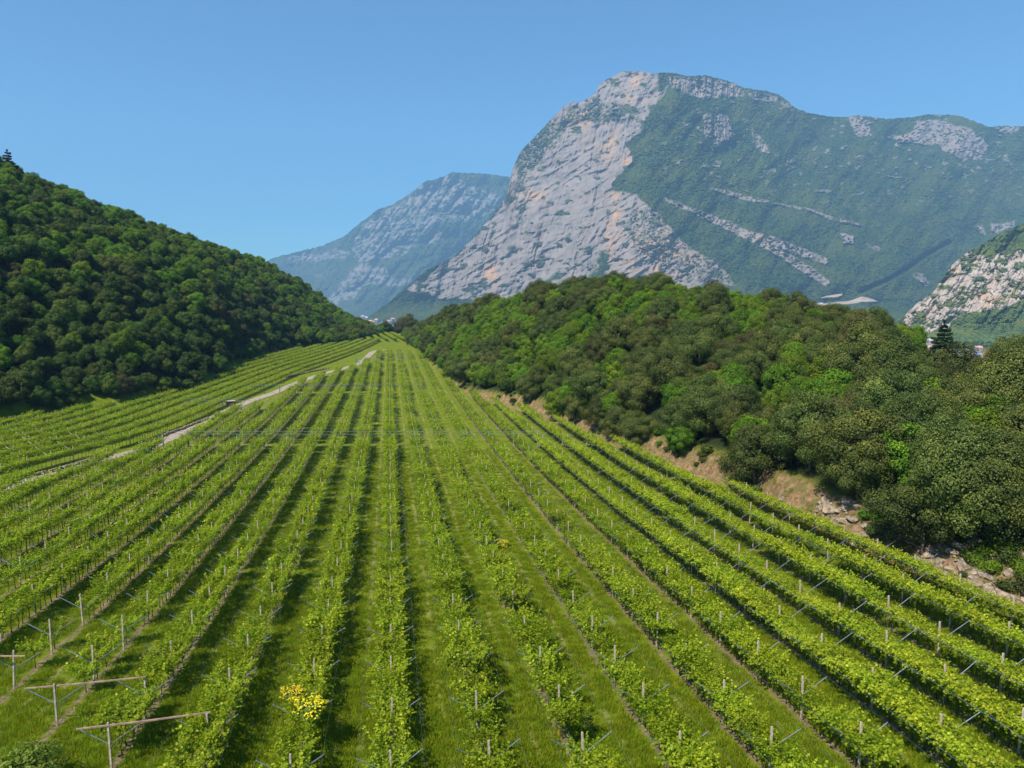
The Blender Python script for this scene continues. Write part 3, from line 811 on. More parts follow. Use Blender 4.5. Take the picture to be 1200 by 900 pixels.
# bushes on the bank, elder and broom
def bush_mesh(seed, Rr, H, mat, ncl, leaf, dens):
    return crown(seed, Rr, H, M[mat], ncl, leaf, dens, csize=(.22, .4))
BU = [bush_mesh(71, 1.0, 1.3, 'holm_olive', 16, .17, 420), bush_mesh(72, .9, 1.5, 'oak_mid', 14, .18, 420), bush_mesh(73, 1.1, 1.2, 'oak_bright', 16, .18, 400)]
def stems(seed, Rr, H):
    r = np.random.default_rng(seed); mb = MB()
    for i in range(6):
        a = r.uniform(0, 6.28); mb.tube([(0, 0, -.2), (math.cos(a) * Rr * .3, math.sin(a) * Rr * .3, H * .4), (math.cos(a) * Rr * .6, math.sin(a) * Rr * .6, H * .75)], [.04, .03, .01], 4)
    return mb.mesh('stem', M['bark'], True)
ST = stems(5, 1, 1.3)
nb = 0; bushes = []
for i in range(900):
    u = rng.uniform(540, 1230); df = float(np.interp(u, RF_U, RF_D)); D = df + rng.uniform(1.2, 8.5)
    x, y = RD2W((u - 600) / F * D, D)
    if vnoise(x / 5, y / 5, 55) < .5 or nb >= 110: continue
    nb += 1; k = int(rng.integers(0, 3)); s = rng.uniform(.45, 1.25)
    r_ = empty('bush', (x, y, landz(x, y) - .1), rng.uniform(0, 6)); r_.scale = (s, s, s)
    tag(r_, None, 'bush', 'bushes on the bare bank'); bushes.append((u, r_, ['low olive green bush', 'small mid green shrub', 'bright green scrubby bush'][k]))
    obj('foliage', BU[k], r_); obj('stem', ST, r_)
for i, (u, r_, l) in enumerate(sorted(bushes, key=lambda a: -a[0])): r_['label'] = '%s on the bare bank, %s bush from its near end' % (l, ordw(i + 1))
me_ = bush_mesh(81, 1.9, 2.6, 'elder', 40, .17, 520); s_, D_ = ground_hit(30, 945); x, y = RD2W(s_ * (D_ + .5), D_ + .5)
r_ = empty('elder_bush', (x, y, landz(x, y))); tag(r_, 'elder bush with creamy white flower heads at the lower left corner', 'bush'); obj('foliage', me_, r_); obj('stem', stems(8, 1.6, 2.2), r_)
bm = bush_mesh(82, .75, .7, 'broom', 18, .12, 900)
for (u, v, s, h, lab) in ((339, 860, 1.1, 2.3, 'yellow flowering clump in the vine row left of the central row, smaller one'), (368, 880, 1.4, 2.4, 'larger yellow flowering clump spilling over the vines left of the central row'),
                       (502, 636, 1.0, 1.2, 'yellow flowers among the vines right of the central row'), (588, 640, 1.3, 0, 'yellow flowering tuft in the grass between two rows'), (752, 652, 1.2, 0, 'yellow flowering tuft beside the long row toward the bank'),
                       (768, 666, 1.0, 0, 'second yellow tuft just below another near the bank rows')):
    s_, D_ = ground_hit(u, v + (h * 0)); x, y = RD2W(s_ * D_, D_)
    if h:
        x = row_x(round((x - ROW_X0) / ROW_S)) + (-.7 if u < 350 else .6)
    r_ = empty('flowering_plant', (x, y, landz(x, y) + h), 0); r_.scale = (s, s, s * .7); tag(r_, lab, 'plant'); obj('foliage', bm, r_)
    mb = MB(); mb.tube([(0, 0, -h / (s * .7) - .05), (0.05, 0, .3)], [.03, .02], 4); obj('stem', mb.mesh('stem', M['bark']), r_)

# rocks of the bank
def rock_mesh(seed):
    r = np.random.default_rng(seed)
    V = []; nu, nv = 9, 6
    for j in range(nv + 1):
        for i in range(nu):
            a = 2 * PI * i / nu; b = PI * j / nv
            V.append((math.sin(b) * math.cos(a), math.sin(b) * math.sin(a), math.cos(b)))
    V = np.array(V); cuts = r.normal(size=(14, 3)); cuts /= np.linalg.norm(cuts, axis=1, keepdims=True)
    for c_ in cuts:
        h = r.uniform(.45, .8); d = V @ c_; V = np.where((d > h)[:, None], V - c_ * (d - h)[:, None], V)
    V *= np.array([1.1, .8, .62])
    Fq = [(j * nu + i, j * nu + (i + 1) % nu, (j + 1) * nu + (i + 1) % nu, (j + 1) * nu + i) for j in range(nv) for i in range(nu)]
    return mesh_np('rock', V, Fq, M['rock'])
RK = [rock_mesh(90 + i) for i in range(6)]
nrk = 0; rocks = []
for i in range(4000):
    u = rng.uniform(640, 1240); df = float(np.interp(u, RF_U, RF_D)); D = df + rng.uniform(.3, 6.0)
    x, y = RD2W((u - 600) / F * D, D)
    dens = .12 if u < 900 else .4 if u < 980 else 1.0
    if vnoise(x / 4, y / 4, 66) < .62 - .36 * (u > 965) or rng.random() > dens or nrk >= 290: continue
    nrk += 1; s = (rng.uniform(.12, .45) if rng.random() < .75 else rng.uniform(.45, .9)) if u < 965 else rng.uniform(.25, .7) if rng.random() < .6 else rng.uniform(.6, 1.35)
    o = obj('limestone_rock', RK[int(rng.integers(0, 6))], None, (x, y, landz(x, y) - s * .08)); o.scale = (s, s, s * rng.uniform(.6, 1.0)); o.rotation_euler = (rng.normal(0, .3), rng.normal(0, .3), rng.uniform(0, 6))
    tag(o, None, 'rock', 'limestone rocks on the bare bank'); rocks.append((u, o, 'large' if s > .5 else 'small'))
for i, (u, o, l) in enumerate(sorted(rocks, key=lambda a: -a[0])): o['label'] = '%s pale limestone rock on the bank, %s from its near end' % (l, ordw(i + 1))
# dead branches on the bank
for (u, v, a, lab) in ((805, 560, .5, 'bleached dead branch lying on the bank beside the last row'), (722, 528, -.4, 'grey dead stick at the head of the short outer row'), (1143, 700, 1.1, 'pale leaning stake beside the rocky bank')):
    s_, D_ = ground_hit(u, v); x, y = RD2W(s_ * D_, D_)
    mb = MB(); mb.tube([(0, 0, .1), (1.2, .5, .5), (2.6, .7, .45)], [.07, .05, .02], 5); mb.tube([(1.0, .4, .45), (1.7, -.4, .8)], [.03, .01], 4)
    o = obj('dead_branch', mb.mesh('dead_branch', M['dead'], True), None, (x, y, landz(x, y)), a); tag(o, lab, 'branch')

# ---------------------------------------------------------------- things along the track
def groundpt(u, v):
    s_, D_ = ground_hit(u, v); x, y = RD2W(s_ * D_, D_); return x, y, landz(x, y), D_
x, y, z, D_ = groundpt(270, 476)
r_ = empty('field_shed', (x, y, z), .3); tag(r_, 'small brown field hut with a pale flat roof beside the track', 'hut')
mb = MB()
for i in range(7): mb.box((-.9 + i * .3, -.72, .75), (.27, .05, 1.5)); mb.box((-.9 + i * .3, .72, .75), (.27, .05, 1.5))
for i in range(5): mb.box((-1.03, -.6 + i * .3, .75), (.05, .27, 1.5)); mb.box((1.03, -.6 + i * .3, .75), (.05, .27, 1.5))
obj('wall', mb.mesh('wall', M['shed']), r_)
mb = MB(); mb.box((0, 0, 1.58), (2.5, 1.9, .14)); obj('roof', mb.mesh('roof', M['slab']), r_)
mb = MB(); mb.box((.2, -.78, .62), (.6, .04, 1.2)); obj('door', mb.mesh('door', M['bark']), r_)
x, y, z, D_ = groundpt(172, 531)
r_ = empty('water_stand', (x, y, z), -.25); tag(r_, 'two dark posts holding a pale blue box beside the track', 'stand')
for s in (-1, 1):
    mb = MB(); mb.box((s * 1.0, 0, 1.3), (.2, .2, 2.7)); obj('post', mb.mesh('post', M['wire']), r_)
mb = MB(); mb.box((0, 0, .75), (1.5, .5, .5)); mb.tube([(-.7, 0, 1.1), (.7, 0, 1.1)], .06, 6); obj('tank', mb.mesh('tank', M['blue']), r_)
mb = MB(); mb.tube([(-1, 0, 1.6), (1, 0, 1.6)], .05, 5); obj('rail', mb.mesh('rail', M['arm']), r_)
x, y, z, D_ = groundpt(421, 426)
r_ = empty('hydrant_box', (x, y, z)); tag(r_, 'tiny pale blue cabinet on the outside of the track bend', 'cabinet')
mb = MB(); mb.box((0, 0, .7), (.7, .6, 1.4)); obj('body', mb.mesh('body', M['blue']), r_)
mb = MB(); mb.box((0, 0, 1.44), (.8, .7, .08)); obj('lid', mb.mesh('lid', M['slab']), r_)
# dry stone wall along the track: each stone a block
def stone_wall(pa, label, h=.55):
    pts = [groundpt(*p) for p in pa]; x0, y0, z0, _ = pts[0]
    t = empty('dry_stone_wall', (x0, y0, z0)); tag(t, label, 'wall')
    mb = MB(); L = 0
    for (xa, ya, za, _), (xb, yb, zb, _) in zip(pts[:-1], pts[1:]):
        d = math.hypot(xb - xa, yb - ya); q = 0; ang = math.atan2(yb - ya, xb - xa)
        while q < d:
            w = rng.uniform(.3, .7)
            for c in range(2):
                f_ = q / d; px_, py_ = xa + (xb - xa) * f_ + rng.normal(0, .1), ya + (yb - ya) * f_ + rng.normal(0, .1)
                if rng.random() < .12: continue
                mb.box((px_ - x0, py_ - y0, landz(px_, py_) - z0 + .15 + c * .3), (w * .95, rng.uniform(.35, .6), .28), 0, ang + rng.normal(0, .12), .85)
            q += w
    o = obj('stones', mb.mesh('stones', M['rock']), t); o['kind'] = 'stuff'
stone_wall([(-60, 588), (0, 567), (60, 554), (105, 541)], 'low dry stone wall between the left field and the track, near stretch')
stone_wall([(190, 512), (215, 503), (245, 491)], 'low dry stone wall beside the track below the hut')
stone_wall([(335, 443), (360, 437), (385, 432)], 'low stone edging where the track turns uphill')

# grass tufts on the nearer ground
def tuft(seed, n=46, w=.38, h=.24):
    r = np.random.default_rng(seed); V = []; Fq = []; var = []
    for i in range(n):
        x, y = r.normal(0, w * .5, 2); a = r.uniform(0, 6.28); hh = h * r.uniform(.4, 1.3); bw = .012 + .012 * r.random()
        lx, ly = r.normal(0, .10, 2); b = len(V)
        V += [(x - math.cos(a) * bw, y - math.sin(a) * bw, -.03), (x + math.cos(a) * bw, y + math.sin(a) * bw, -.03), (x + lx + math.cos(a) * bw * .5, y + ly + math.sin(a) * bw * .5, hh), (x + lx - math.cos(a) * bw * .5, y + ly - math.sin(a) * bw * .5, hh)]
        Fq.append((b, b + 1, b + 2, b + 3)); var.append(np.clip(r.normal(.5, .22), 0, 1))
    return mesh_np('tuft', V, Fq, M['grass_blade'], {'var': ('FACE', var)})
gc = proto_collection('grass_source', [bpy.data.objects.new('g', tuft(300 + i)) for i in range(4)])
n = 95000
D = 30 + 115 * rng.random(n) ** 1.4; u = rng.uniform(-40, 1240, n); x, y = RD2W((u - 600) / F * D, D)
dist = np.abs(((x - ROW_X0) / ROW_S + .5) % 1 - .5) * ROW_S
k = ((bank_t(x, y) < -.5) | ((bank_t(x, y) < 6) & (rng.random(n) < .35))) & (x > road_x(y) + 2) & (rng.random(n) < sst(.15, 1.0, dist)) & (vnoise(x / 2.2, y / 2.2, 77) + .4 * rng.random(n) > .34)
k &= ~((np.abs(dist - 1.85) < .22) & (rng.random(n) < .65))
x, y = x[k], y[k]
o = scatter('grass', np.stack([x, y, land(x, y)], -1), rng.uniform(0, 6, len(x)), rng.uniform(.5, 1.15, len(x)), rng.integers(0, 4, len(x)), gc)
tag(o, 'rough green grass between the vine rows', kind='stuff')

# ---------------------------------------------------------------- mountains, valley, town
def mountain_material(name, forest, rockc, hs):
    m, nt, b = newmat(name); co = coords(nt)
    r_ = attr(nt, 'rock'); st = attr(nt, 'stain')
    f1 = noise(nt, co, .045 * hs, 4, .7); f2 = noise(nt, co, .004 * hs, 5, .6)
    vor = N(nt, 'ShaderNodeTexVoronoi'); vor.inputs['Scale'].default_value = .055 * hs; nt.links.new(co, vor.inputs['Vector'])
    fc = mix(nt, ramp(nt, f1, .35, .65), tuple(c * .55 for c in forest), tuple(c * 1.45 for c in forest))
    fc = mix(nt, math_(nt, 'MULTIPLY', ramp(nt, f2, .42, .62), .55), fc, (forest[0] * 2.3, forest[1] * 1.65, forest[2] * 1.0))
    mp = N(nt, 'ShaderNodeMapping'); mp.inputs['Scale'].default_value = (1, 1, .2); nt.links.new(co, mp.inputs[0])
    s1 = noise(nt, mp.outputs[0], .02 * hs, 7, .68, .6)
    mp2 = N(nt, 'ShaderNodeMapping'); mp2.inputs['Scale'].default_value = (.35, .35, 2.2); mp2.inputs['Rotation'].default_value = (.25, .35, 0); nt.links.new(co, mp2.inputs[0])
    s2 = noise(nt, mp2.outputs[0], .012 * hs, 6, .65, .3)
    rc = mix(nt, ramp(nt, s1, .3, .68), tuple(c * .74 for c in rockc), tuple(c * 1.2 for c in rockc))
    rc = mix(nt, math_(nt, 'MULTIPLY', ramp(nt, s2, .42, .62), .3), rc, tuple(c * .72 for c in rockc))
    rc = mix(nt, math_(nt, 'MULTIPLY', ramp(nt, noise(nt, mp.outputs[0], .011 * hs, 5, .7), .42, .58), math_(nt, 'MULTIPLY_ADD', st, .9, .10)), rc, (.36, .215, .12))
    col = mix(nt, r_, fc, rc)
    nt.links.new(col, b.inputs['Base Color']); b.inputs['Roughness'].default_value = 1; b.inputs['Specular IOR Level'].default_value = 0
    fh = math_(nt, 'MULTIPLY_ADD', vor.outputs['Distance'], -1.0, 1.0)
    h = mix(nt, r_, fh, s1)
    bump(nt, b, h, 1.0, 8 / hs)
    return m
M['mount'] = mountain_material('mountain', (.027, .045, .013), (.180, .158, .148), 1.0)
M['mount_far'] = mountain_material('far_mountain', (.026, .042, .014), (.150, .140, .135), .6)
M['mount_near'] = mountain_material('spur', (.055, .085, .028), (.35, .30, .26), 2.6)
def relief(name, label, us, ridge, vbot, depth, mask, stain, mat, nv, backdrop=(1200, -500), rough=None):
    ru = np.array(ridge, float)
    vr = np.interp(us, ru[:, 0], ru[:, 1])
    tvals = np.linspace(0, 1, nv)
    Ug = np.repeat(us[None, :], nv, 0); vb = vbot(us) if callable(vbot) else np.full_like(us, vbot)
    Vg = vb[None, :] + (vr - vb)[None, :] * tvals[:, None]
    rk = mask(Ug, Vg)
    D = depth(Ug, Vg, tvals[:, None], rk)
    if rough is not None: D = D + rough(Ug, Vg, rk, tvals[:, None])
    s, t = ray(Ug, Vg); X, Y = RD2W(s * D, D); Z = CAMZ - t * D
    # crest roughness
    Z = Z + sst(.97, 1, tvals[:, None]) * (fbm(Ug / 3.0, Ug * 0, 4, 61) - .5) * 3.2 * D / 832
    # the far side of the mountain falls away behind the crest
    fx, fy = (X[-1] / D[-1]), (Y[-1] / D[-1])
    ex = []
    for q in (.08, .3, .65, 1.0):
        dd = backdrop[0] * q; zz = Z[-1] + (-61 - Z[-1]) * q ** 1.2
        ex.append((X[-1] + fx * dd, Y[-1] + fy * dd, zz))
    X = np.vstack([X] + [e[0][None] for e in ex]); Y = np.vstack([Y] + [e[1][None] for e in ex]); Z = np.vstack([Z] + [e[2][None] for e in ex])
    # bottom skirt below the valley floor
    X = np.vstack([X[:1], X]); Y = np.vstack([Y[:1], Y]); Z = np.vstack([np.full_like(Z[:1], -61.5), Z])
    st = stain(Ug, Vg)
    rk = np.vstack([rk[:1] * 0, rk] + [rk[-1:] * .3] * 4); st = np.vstack([st[:1] * 0, st] + [st[-1:] * 0] * 4)
    n0, n1 = X.shape; ii = np.arange(n0 * n1).reshape(n0, n1)
    q = np.stack([ii[:-1, :-1], ii[:-1, 1:], ii[1:, 1:], ii[1:, :-1]], -1).reshape(-1, 4)
    o = obj(name, mesh_np(name, np.stack([X, Y, Z], -1).reshape(-1, 3), q, mat, {'rock': ('POINT', rk), 'stain': ('POINT', st)}, smooth=False))
    tag(o, label, kind='structure'); return o
def edge_noise(U, V, a=5, s=9, seed=0): return a * 2 * (fbm(U / s, V / s, 4, 70 + seed) - .5)
CLIFF = [(598, 185), (593, 230), (577, 253), (553, 280), (533, 300), (500, 322), (476, 340), (520, 350), (590, 357), (650, 352), (700, 347), (760, 342), (862, 334), (842, 308), (800, 285), (775, 255), (745, 230), (718, 222), (722, 207), (742, 190), (733, 168), (755, 148), (762, 125), (785, 104), (800, 80), (715, 78), (690, 92), (640, 122), (605, 160)]
ROCKS = [([(783, 90), (830, 90), (873, 105), (872, 115), (850, 114), (820, 113), (785, 104)], 0), ([(875, 106), (915, 116), (930, 131), (905, 119), (876, 114)], 0),
         ([(822, 134), (838, 131), (852, 136), (864, 160), (845, 167), (825, 160)], 0), ([(786, 139), (812, 141), (816, 151), (790, 149)], -1.5),
         ([(993, 136), (1022, 136), (1020, 147), (1026, 163), (1003, 160), (997, 146)], -1), ([(1072, 139), (1098, 136), (1140, 150), (1163, 170), (1152, 190), (1130, 190), (1098, 174), (1040, 166), (1036, 158), (1068, 152)], -2),
         ([(1166, 150), (1195, 147), (1190, 154), (1174, 157)], 0), ([(984, 273), (1005, 276), (1002, 288), (986, 286)], -1), ([(1012, 281), (1036, 291), (1030, 294), (1014, 288)], 0),
         ([(1143, 264), (1152, 262), (1156, 276), (1148, 274)], 0), ([(1160, 262), (1175, 262), (1190, 256), (1190, 266), (1170, 276), (1160, 272)], 0), ([(1072, 322), (1082, 320), (1092, 332), (1088, 340), (1078, 332)], 0),
         ([(876, 142), (906, 172), (900, 180), (880, 170)], -3), ([(880, 168), (900, 172), (916, 186), (896, 182)], -1)]
STRIPS = [([(780, 234), (815, 248), (850, 263), (880, 277), (905, 291), (930, 306), (950, 319), (968, 331)], [1.5, 3, 4.5, 4.5, 3.5, 5, 5, 4]), ([(876, 272), (905, 282), (935, 294), (967, 306)], [2, 4.5, 4.5, 4]),
          ([(831, 221), (852, 226), (880, 233), (900, 236)], [1, 3, 2.5, 1.5]), ([(905, 238), (950, 246), (975, 256), (1010, 264)], [.5, 1.5, 2, 1])]
VEG = [([(600, 190), (640, 140), (665, 140), (655, 165), (630, 190), (607, 215)], .30), ([(660, 125), (700, 118), (735, 120), (730, 140), (690, 142), (665, 140)], .30), ([(765, 80), (800, 80), (800, 100), (772, 104)], .6), ([(690, 330), (706, 296), (714, 300), (712, 325), (700, 336)], 1), ([(740, 250), (760, 250), (860, 330), (830, 330), (790, 315), (745, 300)], .22),
       ([(590, 358), (620, 348), (665, 318), (650, 322), (605, 346)], 1), ([(785, 300), (830, 300), (860, 332), (800, 330)], .2), ([(585, 230), (598, 205), (625, 220), (605, 240)], .15)]
def main_mask(U, V):
    nz = edge_noise(U, V, 7, 13); fine = fbm(U / 2.2, V / 1.6, 4, 90)
    d = sdpoly(U, V, CLIFF) + nz * .8
    rk = sst(-1.2, 1.2, d)
    for p, w in VEG:
        dv = sdpoly(U, V, p) + nz * 1.3
        rk = rk * (1 - sst(-3, 2, dv) * sst(1 - w - .18, 1 - w + .05, fine * .9 + .18))
    rk = rk * (1 - .9 * sst(.67, .73, fbm(U / 11, V / 6, 5, 95)))             # small vegetated ledges
    for p, o_ in ROCKS:
        d = sdpoly(U, V, p) + nz * .6 + o_ * 1.2
        rk = np.maximum(rk, sst(-.8, 1.0, d) * sst(.36, .5, fine + .05 - .06 * o_ * 0))
    for p, w in STRIPS:
        p = np.array(p, float); dd = sdpoly(U, V, p, closed=False)
        ww = np.interp(U, p[:, 0], w) * (.6 + .9 * fbm(U / 9, V / 9, 3, 33))
        rk = np.maximum(rk, sst(.6, -.6, dd - ww) * sst(.33, .45, fine))
    pat = sst(.70, .74, fbm(U / 8, V / 4, 5, 44)) * sst(760, 800, U) * sst(260, 200, V) * .7   # odd bare spots
    return np.clip(np.maximum(rk, pat), 0, 1)
def main_stain(U, V):
    s = 0
    for (cx, cy, rx_, ry_) in ((712, 160, 10, 22), (703, 150, 5, 18), (737, 185, 7, 12), (722, 250, 5, 30), (712, 285, 6, 22), (690, 140, 20, 10), (770, 300, 30, 22), (575, 320, 8, 12), (890, 280, 12, 8), (1060, 170, 30, 8), (745, 110, 10, 20), (625, 230, 14, 8)):
        s = np.maximum(s, np.exp(-(((U - cx) / rx_) ** 2 + ((V - cy) / ry_) ** 2)))
    return s * np.ones_like(U)
def main_depth(U, V, t, rk):
    Dlow = 3000 + 480 * sst(392, 350, V)
    corner = 742 + 30 * sst(250, 100, V)                       # the arete between cliff and wooded flank
    left = np.maximum(corner - U, 0); right = np.maximum(U - corner, 0)
    cl = 3.4 * left; fr = np.minimum(right, 420) * .95
    hgt = np.clip((350 - V) / 260, 0, 1.2)
    steep = 1250 * hgt; gentle = 2300 * hgt
    w = sst(-30, 330, U - corner - 30 * sst(230, 330, V))
    return Dlow + cl + fr + steep * (1 - w) + gentle * w
def main_rough(U, V, rk, t):
    dep = 1.0
    big = (fbm(U / 70 + V / 160, V / 90, 4, 101) - .5) * 420
    gul = (fbm(U / 26 + V / 60, V / 40, 4, 111) - .5) * 110
    rockr = (fbm(U / 8 + V / 22 + 3 * fbm(U / 40, V / 40, 3, 9), V / 12, 5, 121, .55) - .5) * 18 + (ridged(U / 15 + V / 55 + 2 * fbm(U / 60, V / 60, 2, 19), V / 75 + U / 200, 4, 151, .55) - .5) * 70 * (.5 + fbm(U / 50, V / 50, 2, 17)) + (np.abs(vnoise(U / 22 + V / 20, V / 7 + U / 11, 171) - .5) - .2) * 40 + (fbm(U / 30 - V / 40, V / 3.6 + U / 14, 4, 131) - .5) * 26
    forr = (fbm(U / 2.0, V / 1.3, 3, 141, .7) - .5) * 34
    fade = sst(385, 345, V)
    ledge = 0
    cw = sst(-8, 8, sdpoly(U, V, CLIFF))
    dep = sdpoly(U, V, [(1008, 342), (1040, 328), (1062, 316), (1085, 299), (1112, 284)], closed=False)
    big = big + 150 * np.exp(-(dep / 2.2) ** 2)
    top = sst(-2, 1, sdpoly(U, V, ROCKS[0][0])) + sst(-2, 1, sdpoly(U, V, ROCKS[2][0])) + sst(-1, 1, sdpoly(U, V, ROCKS[1][0]))
    rockr = rockr * (1 - .6 * top) + top * (ridged(U / 6.5, V / 90, 3, 161) - .5) * 150
    return fade * (big * (1 - .5 * cw) + gul * (1 - .4 * cw) + rk * rockr - rk * 25 * (1 - cw)) + (1 - rk) * forr * (.35 + .65 * fade)
MR = [(400, 386), (415, 378), (433, 370), (457, 353), (480, 333), (500, 317), (533, 300), (553, 280), (577, 253), (593, 230), (600, 200), (610, 177), (630, 157), (643, 143), (660, 125), (668, 120), (680, 120), (697, 110), (703, 98), (717, 90), (730, 84), (747, 83), (767, 86), (787, 85), (807, 89), (827, 88), (853, 95), (873, 103), (900, 107), (917, 113), (933, 127), (950, 133), (977, 137), (995, 137), (1007, 135), (1037, 139), (1072, 137), (1087, 134), (1122, 135), (1140, 141), (1160, 149), (1177, 147), (1200, 148), (1300, 158), (1500, 190), (1750, 280), (1900, 340)]
usm = np.concatenate([np.arange(400, 1215, 1.1), np.arange(1216, 1900, 6)])
relief('mountain', 'great limestone cliff and wooded flank of the high mountain', usm, MR, lambda u: np.full_like(u, 392.0), main_depth, main_mask, main_stain, M['mount'], 290, rough=main_rough)

# the farther mountain behind on the left
FR = [(100, 372), (250, 340), (300, 313), (320, 302), (350, 295), (380, 287), (403, 277), (418, 264), (433, 253), (443, 245), (460, 240), (473, 232), (490, 220), (496, 213), (508, 211), (523, 205), (530, 202), (560, 203), (597, 207), (640, 216), (700, 240), (760, 300)]
FROCK = [([(493, 214), (525, 205), (560, 222), (590, 228), (580, 250), (545, 258), (505, 262), (488, 285), (470, 300), (448, 302), (425, 308), (413, 300), (416, 275), (440, 255), (470, 240)], 0), ([(490, 262), (500, 258), (520, 275), (512, 284), (496, 280)], 1),
         ([(387, 350), (400, 330), (425, 308), (445, 312), (470, 330), (500, 322), (470, 336), (430, 335), (415, 350), (395, 355)], 0), ([(330, 300), (400, 290), (415, 295), (412, 303), (380, 308), (345, 312)], -3), ([(360, 320), (390, 312), (400, 318), (372, 326)], -2)]
def far_mask(U, V):
    nz = edge_noise(U, V, 5, 9, 5); fine = fbm(U / 3, V / 2.5, 4, 190); rk = 0 * U
    for p, o_ in FROCK: rk = np.maximum(rk, sst(-1.5, 1.5, sdpoly(U, V, p) + nz + o_) * (1 - sst(.56, .62, fine)))
    return rk
def far_depth(U, V, t, rk):
    return 7400 + 1100 * t + 5.0 * np.maximum(520 - U, 0) * sst(360, 300, V) * .9 + 500 * sst(430, 380, U) + 600 * sst(400, 350, V) + 1.0 * np.maximum(U - 520, 0)
def far_rough(U, V, rk, t):
    return ((ridged(U / 34 + V / 50, V / 60, 5, 201) - .5) * 520 + (ridged(U / 11, V / 22, 4, 211) - .5) * 70 * (.4 + rk) + (fbm(U / 2, V / 1.5, 2, 221) - .5) * 45) * sst(375, 350, V)
relief('far_mountain', 'hazy blue mountain with pale cliffs behind the gap', np.arange(100, 760, 1.6), FR, lambda u: np.full_like(u, 384.0), far_depth, far_mask, lambda U, V: 0 * U, M['mount_far'], 140, rough=far_rough)

# rocky spur on the right
SR = [(1020, 398), (1040, 386), (1057, 372), (1073, 357), (1093, 343), (1107, 322), (1117, 310), (1125, 300), (1140, 292), (1152, 286), (1175, 272), (1200, 262), (1300, 235), (1500, 215), (1700, 260), (1800, 330)]
SROCK = [(1050, 372), (1073, 352), (1090, 340), (1105, 318), (1125, 296), (1150, 300), (1175, 297), (1230, 290), (1260, 330), (1215, 345), (1195, 355), (1172, 361), (1150, 364), (1128, 368), (1112, 380), (1090, 392), (1062, 392)]
def sp_mask(U, V):
    fine = fbm(U / 8, V / 5, 6, 290, .66)
    return sst(-1, 1, sdpoly(U, V, SROCK) + edge_noise(U, V, 6, 8, 8)) * (1 - sst(.53, .57, fine))
def sp_depth(U, V, t, rk):
    h = np.clip((400 - V) / 130, 0, 1.3); return 1500 + 650 * h * (1 - .35 * sst(1040, 1100, U)) + 1.6 * np.maximum(1110 - U, 0)
def sp_rough(U, V, rk, t):
    return ((ridged(U / 30 + V / 50, V / 50, 4, 301) - .5) * 90 + rk * (ridged(U / 9 + V / 30, V / 13, 5, 311, .55) - .5) * 36 + (1 - rk) * (fbm(U / 2.4, V / 1.8, 3, 321, .7) - .5) * 16) * sst(400, 380, V)
relief('rocky_spur', 'bare pale limestone spur dotted with dark scrub', np.concatenate([np.arange(1020, 1225, .9), np.arange(1226, 1800, 8)]), SR, lambda u: np.full_like(u, 408.0), sp_depth, sp_mask,
       lambda U, V: np.exp(-(((U - 1165) / 25) ** 2 + ((V - 350) / 9) ** 2)) + np.exp(-(((U - 1120) / 8) ** 2 + ((V - 318) / 6) ** 2)), M['mount_near'], 150, (700, 0), sp_rough)

# valley floor, one sheet under everything
m, nt, b = newmat('valley_floor'); co = coords(nt)
vor = N(nt, 'ShaderNodeTexVoronoi'); vor.inputs['Scale'].default_value = .006; nt.links.new(co, vor.inputs['Vector'])
c = mix(nt, vor.outputs['Color'], (.05, .085, .025), (.08, .11, .04)); c = mix(nt, ramp(nt, noise(nt, co, .03, 5, .7), .4, .6), c, (.035, .06, .02))
c = mix(nt, ramp(nt, noise(nt, co, .002, 3), .55, .6), c, (.10, .14, .05)); nt.links.new(c, b.inputs['Base Color']); b.inputs['Roughness'].default_value = 1
bump(nt, b, noise(nt, co, .08, 3), 1, 6); M['valley'] = m
gx, gy = np.meshgrid(np.linspace(-5100, 8100, 60), np.linspace(-1850, 10450, 60)); gz = np.full_like(gx, -61.0); ii = np.arange(gx.size).reshape(gx.shape)
tag(obj('valley_floor', mesh_np('valley_floor', np.stack([gx, gy, gz], -1).reshape(-1, 3), np.stack([ii[:-1, :-1], ii[:-1, 1:], ii[1:, 1:], ii[1:, :-1]], -1).reshape(-1, 4), M['valley'])), 'green farmland of the low valley beyond the hills', kind='structure')

# gravel quarry heap on the valley side, and a pale scree streak
def heap(name, pix, D, label, mat, cat):
    # pix: outline of the top edge; the foot lies nearer
    x0, y0, z0 = at(pix[0][0], pix[0][1], D); V = []; base = Vector((x0, y0, z0 - 10))
    for (u, v, vb) in pix:
        for (vv, dd) in ((vb, D - 60), ((v * .5 + vb * .5), D - 35), (v, D), (v + 1, D + 30), (vb, D + 40)):
            V.append(Vector(at(u, vv, dd)) - base + Vector((0, 0, rng.uniform(-1, 1))))
    n = len(pix); Fq = [(i * 5 + j, (i + 1) * 5 + j, (i + 1) * 5 + j + 1, i * 5 + j + 1) for i in range(n - 1) for j in range(4)]
    o = obj(name, mesh_np(name, np.array([tuple(v) for v in V]), Fq, mat), None, base); tag(o, label, cat); return o
M['gravel'] = simple('gravel_heap', (.25, .21, .17), .95, var=.2, scale=.05)
heap('gravel_heap', [(955, 358, 359), (965, 355.5, 358), (980, 353.5, 357), (995, 352.5, 356), (1005, 349, 355), (1010, 347.5, 354), (1018, 349, 353.5), (1026, 352, 353.5), (1029, 353, 353.4)], 2950, 'pale gravel quarry heap at the foot of the wooded mountain', M['gravel'], 'quarry')
heap('gravel_terrace', [(962, 348.5, 349), (970, 346.5, 348.5), (980, 345, 348), (987, 344, 346)], 3030, 'thin pale quarry terrace just above the gravel heap', M['gravel'], 'quarry')

